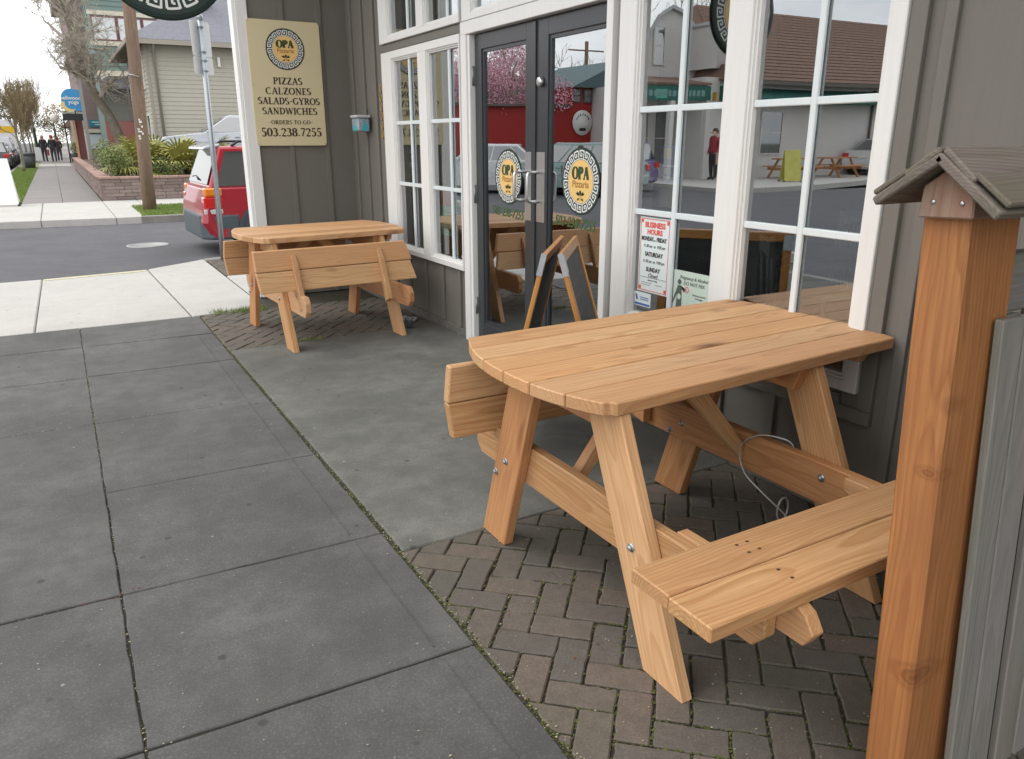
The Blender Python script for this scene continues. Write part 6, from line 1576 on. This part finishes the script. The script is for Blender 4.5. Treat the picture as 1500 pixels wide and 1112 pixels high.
# corner block: gambrel gable over a porch, and the cheek of the mansard beside it
yg = 24.0
MB().prism([(-14.0, yg+.02, 0), (-19.2, yg+.02, 0), (-19.2, 29, 0), (-18.0, 29, 0)], (0, 0, 3.6)).build('corner_shop', WSID, wb)
G_ = [(-14.05, 3.55), (-14.22, 4.25), (-14.6, 5.15), (-15.0, 5.75), (-15.55, 6.07), (-16.05, 5.95), (-16.6, 5.55), (-17.4, 4.4), (-17.6, 3.55)]
MB().prism([(x, yg, z) for x, z in G_], (-1.9, 2.4, 0)).build('gambrel_gable', WSID, wb)
def gx(z):
    L_ = [G_[0], G_[1], G_[2], G_[3], G_[4]]
    for (xa, za), (xb_, zb_) in zip(L_, L_[1:]):
        if za <= z <= zb_: return xa+(xb_-xa)*(z-za)/(zb_-za)
    return G_[4][0]
m = MB(); clapboard(0, 0, yg-.002, 3.6, 5.9, .10, m, 'x', out=-1, depth=.014, top=lambda a, b: (-16.6, gx(b)-.02)); clapboard(22.45, 23.98, -16.58, 3.9, 5.35, .10, m, 'y', out=1, depth=.014); m.build('gable_siding', WSID, wb, kind='stuff')
MB().prism([(-18.6, 22.75, 3.9), (-18.6, 24.0, 3.9), (-18.6, 24.0, 5.42), (-18.6, 22.3, 5.42), (-18.6, 22.5, 4.6)], (2.0, 0, 0)).build('dormer_cheek', WSID, wb)
MB().box(-18.6, -16.5, 22.2, 24.0, 5.421, 5.52).build('dormer_eave', plain('eave_grey', (.5, .5, .5), .7), wb)
hwin(wb, (-15.08, 4.72), .42, 1.25, 'x', yg-.016, WSID)
m = MB()
for (xa, za), (xb_, zb_) in zip(G_, G_[1:]):
    m.add([(xa, yg-.14, za+.04), (xb_, yg-.14, zb_+.04), (xb_-1.95, yg+2.45, zb_+.04), (xa-1.95, yg+2.45, za+.04)], [(0, 1, 2, 3)]); m.add([(xa, yg-.14, za+.04), (xb_, yg-.14, zb_+.04), (xb_, yg-.14, zb_-.09), (xa, yg-.14, za-.09)], [(0, 1, 2, 3)])
m.build('gambrel_roof', paint('bargeboard_grey', (.46, .46, .47), .6), wb)
MB().prism([(-16.2, 22.2, 3.25), (-12.9, 22.2, 3.25), (-13.9, 24.0, 3.58), (-16.2, 24.0, 3.58)], (0, 0, .07)).build('porch_roof', BRF, wb)
MB().box(-16.2, -12.95, 22.24, 22.30, 2.72, 3.22).build('sign_band', AWN, wb)
m = MB(); rq = random.Random(6); x_ = -15.9
while x_ < -12.9:
    w_ = rq.uniform(.08, .2); m.box(x_, x_+w_, 22.228, 22.238, 2.86, 3.06); x_ += w_+.06
m.build('sign_band_relief', plain('sign_relief', (.16, .30, .28), .6), wb)
for x_ in (-16.15, -14.4, -13.1): MB().box(x_-.10, x_+.10, 22.24, 22.44, 0, 2.719).build('porch_post', WSID, wb)
MB().box(-14.1, -13.6, 22.235, 22.239, 2.8, 3.1).build('pennant', plain('pennant_green', (.10, .42, .30), .6), wb)
for xa in (-15.5, -14.3, -13.4): hwin(wb, (xa, 1.45), .85, 1.9, 'x', yg+.015, WSID)
MB().box(-16.32, -16.26, 22.0, 22.2, 2.7, 3.0).build('lamp_bracket', plain('gold_sign', (.5, .32, .06), .5), wb)
tri('concrete_slab', [(-12.45, 17.3), (-12.45, 60), (-50, 60), (-50, 19.0), (-22, 19.0), (-16, 17.4)], z=.0)
tri('concrete_slab', [(-12.45, 9.1), (-12.45, -60), (-40, -60), (-40, 9.1)], z=.0)
# simple picnic tables and a yellow sandwich board on that corner
def cafe_table(x, y, label):
    e = empty('cafe_table', (x, y, 0), label, 'picnic table', 'tables outside the white storefront')
    MB().box(x-.8, x+.8, y-.36, y+.36, .70, .74).build('tabletop', FIR3, e)
    for s_ in (-1, 1):
        MB().box(x-.8, x+.8, y+s_*.68-.13, y+s_*.68+.13, .42, .46).build('bench', FIR3, e)
        for t_ in (-.55, .55): MB().prism([(x+t_, y+s_*.62, 0), (x+t_, y+s_*.72, 0), (x+t_, y+s_*.26, .70), (x+t_, y+s_*.16, .70)], (.04, 0, 0)).build('leg', FIR3, e)
    for t_ in (-.55, .55): MB().box(x+t_-.03, x+t_-.001, y-.75, y+.75, .30, .41).build('beam', FIR3, e)
cafe_table(-19.3, 20.9, 'wooden table nearest the corner before the white storefront'); cafe_table(-22.0, 21.0, 'wooden table in the middle before the white storefront'); cafe_table(-30.4, 21.6, 'wooden table farthest along the white storefront')
aboard((-17.5, 19.4, 0), .60, 1.05, math.radians(30), 'yellow sandwich board outside the white storefront', plain('board_yellow', (.55, .52, .13), .6, var=.2, nscale=6), .28)
# red building with round sign
rb = empty('red_building', (-14, 30, 0), 'red wooden building with a round white sign and teal gabled roof', 'building')
REDW = paint('red_boards', (.36, .022, .018), .6, .3); TEALR = plain('teal_roof', (.10, .16, .17), .7)
m = MB(); m.box(-14.87, -9.2, 29.5, 34, 0, 2.75); m.build('wall', REDW, rb)
m = MB(); m.box(-19.5, -14.87, 29.5, 34, 0, 3.6); m.build('wall', REDW, rb)
m = MB(); m.prism([(-20.2, 29.2, 3.55), (-14.8, 29.2, 3.55), (-17.4, 29.2, 4.75)], (0, 5, 0)); m.build('gable_roof', TEALR, rb)
MB().box(-14.87, -9.0, 29.3, 34.2, 2.75, 2.83).build('parapet_cap', DKTRIM, rb); None
for xw in (-15.2, -15.75, -16.7): hwin(rb, (xw, 3.22), .34, .46, 'x', 29.5, DKTRIM)
MB().lathe([(.52, 0), (.52, -.05)], (-15.45, 29.44, 2.12), 28, axis='Y').build('round_sign', EMWHITE, rb)
m = MB(); m.box(-15.62, -15.28, 29.37, 29.385, 1.78, 1.90); m.build('sign_print', BLACK, rb)
m = MB()
for k in range(7): a = math.radians(150-20*k); m.box(-15.45+.36*math.cos(a)-.02, -15.45+.36*math.cos(a)+.02, 29.37, 29.385, 2.12+.34*math.sin(a)-.04, 2.12+.34*math.sin(a)+.04)
m.build('sign_print', BLACK, rb)
gg = empty('grey_garage', (-14, 40, 0), 'grey shed roof building behind the red one', 'building')
m = MB(); m.box(-19, -10, 38, 45, 0, 3.6); m.build('wall', paint('garage_grey', (.22, .22, .21), .8), gg); MB().prism([(-19.6, 37.6, 3.6), (-9.6, 37.6, 3.6), (-12.5, 37.6, 4.6), (-17, 37.6, 4.6)], (0, 8, 0)).build('roof', ROOFG, gg)
tp = empty('power_pole', (-23.7, 41, 0), 'tall power pole with wires behind the red building', 'utility pole')
MB().tube([(-23.7, 41, 0), (-23.7, 41, 7.0)], [.13, .10], 10).build('pole', TELEWOOD, tp); MB().box(-24.9, -22.5, 40.97, 41.03, 6.45, 6.53).build('crossarm', TELEWOOD, tp)
m = MB()
for z, x in ((6.05, -24.8), (6.05, -22.6), (4.9, -23.6)): m.tube([(x-3+13*(k/10), 41-6*(k/10), z-1.2*math.sin(k/10*PI)) for k in range(11)], .02, 4)
m.build('wire', BLACK, tp)
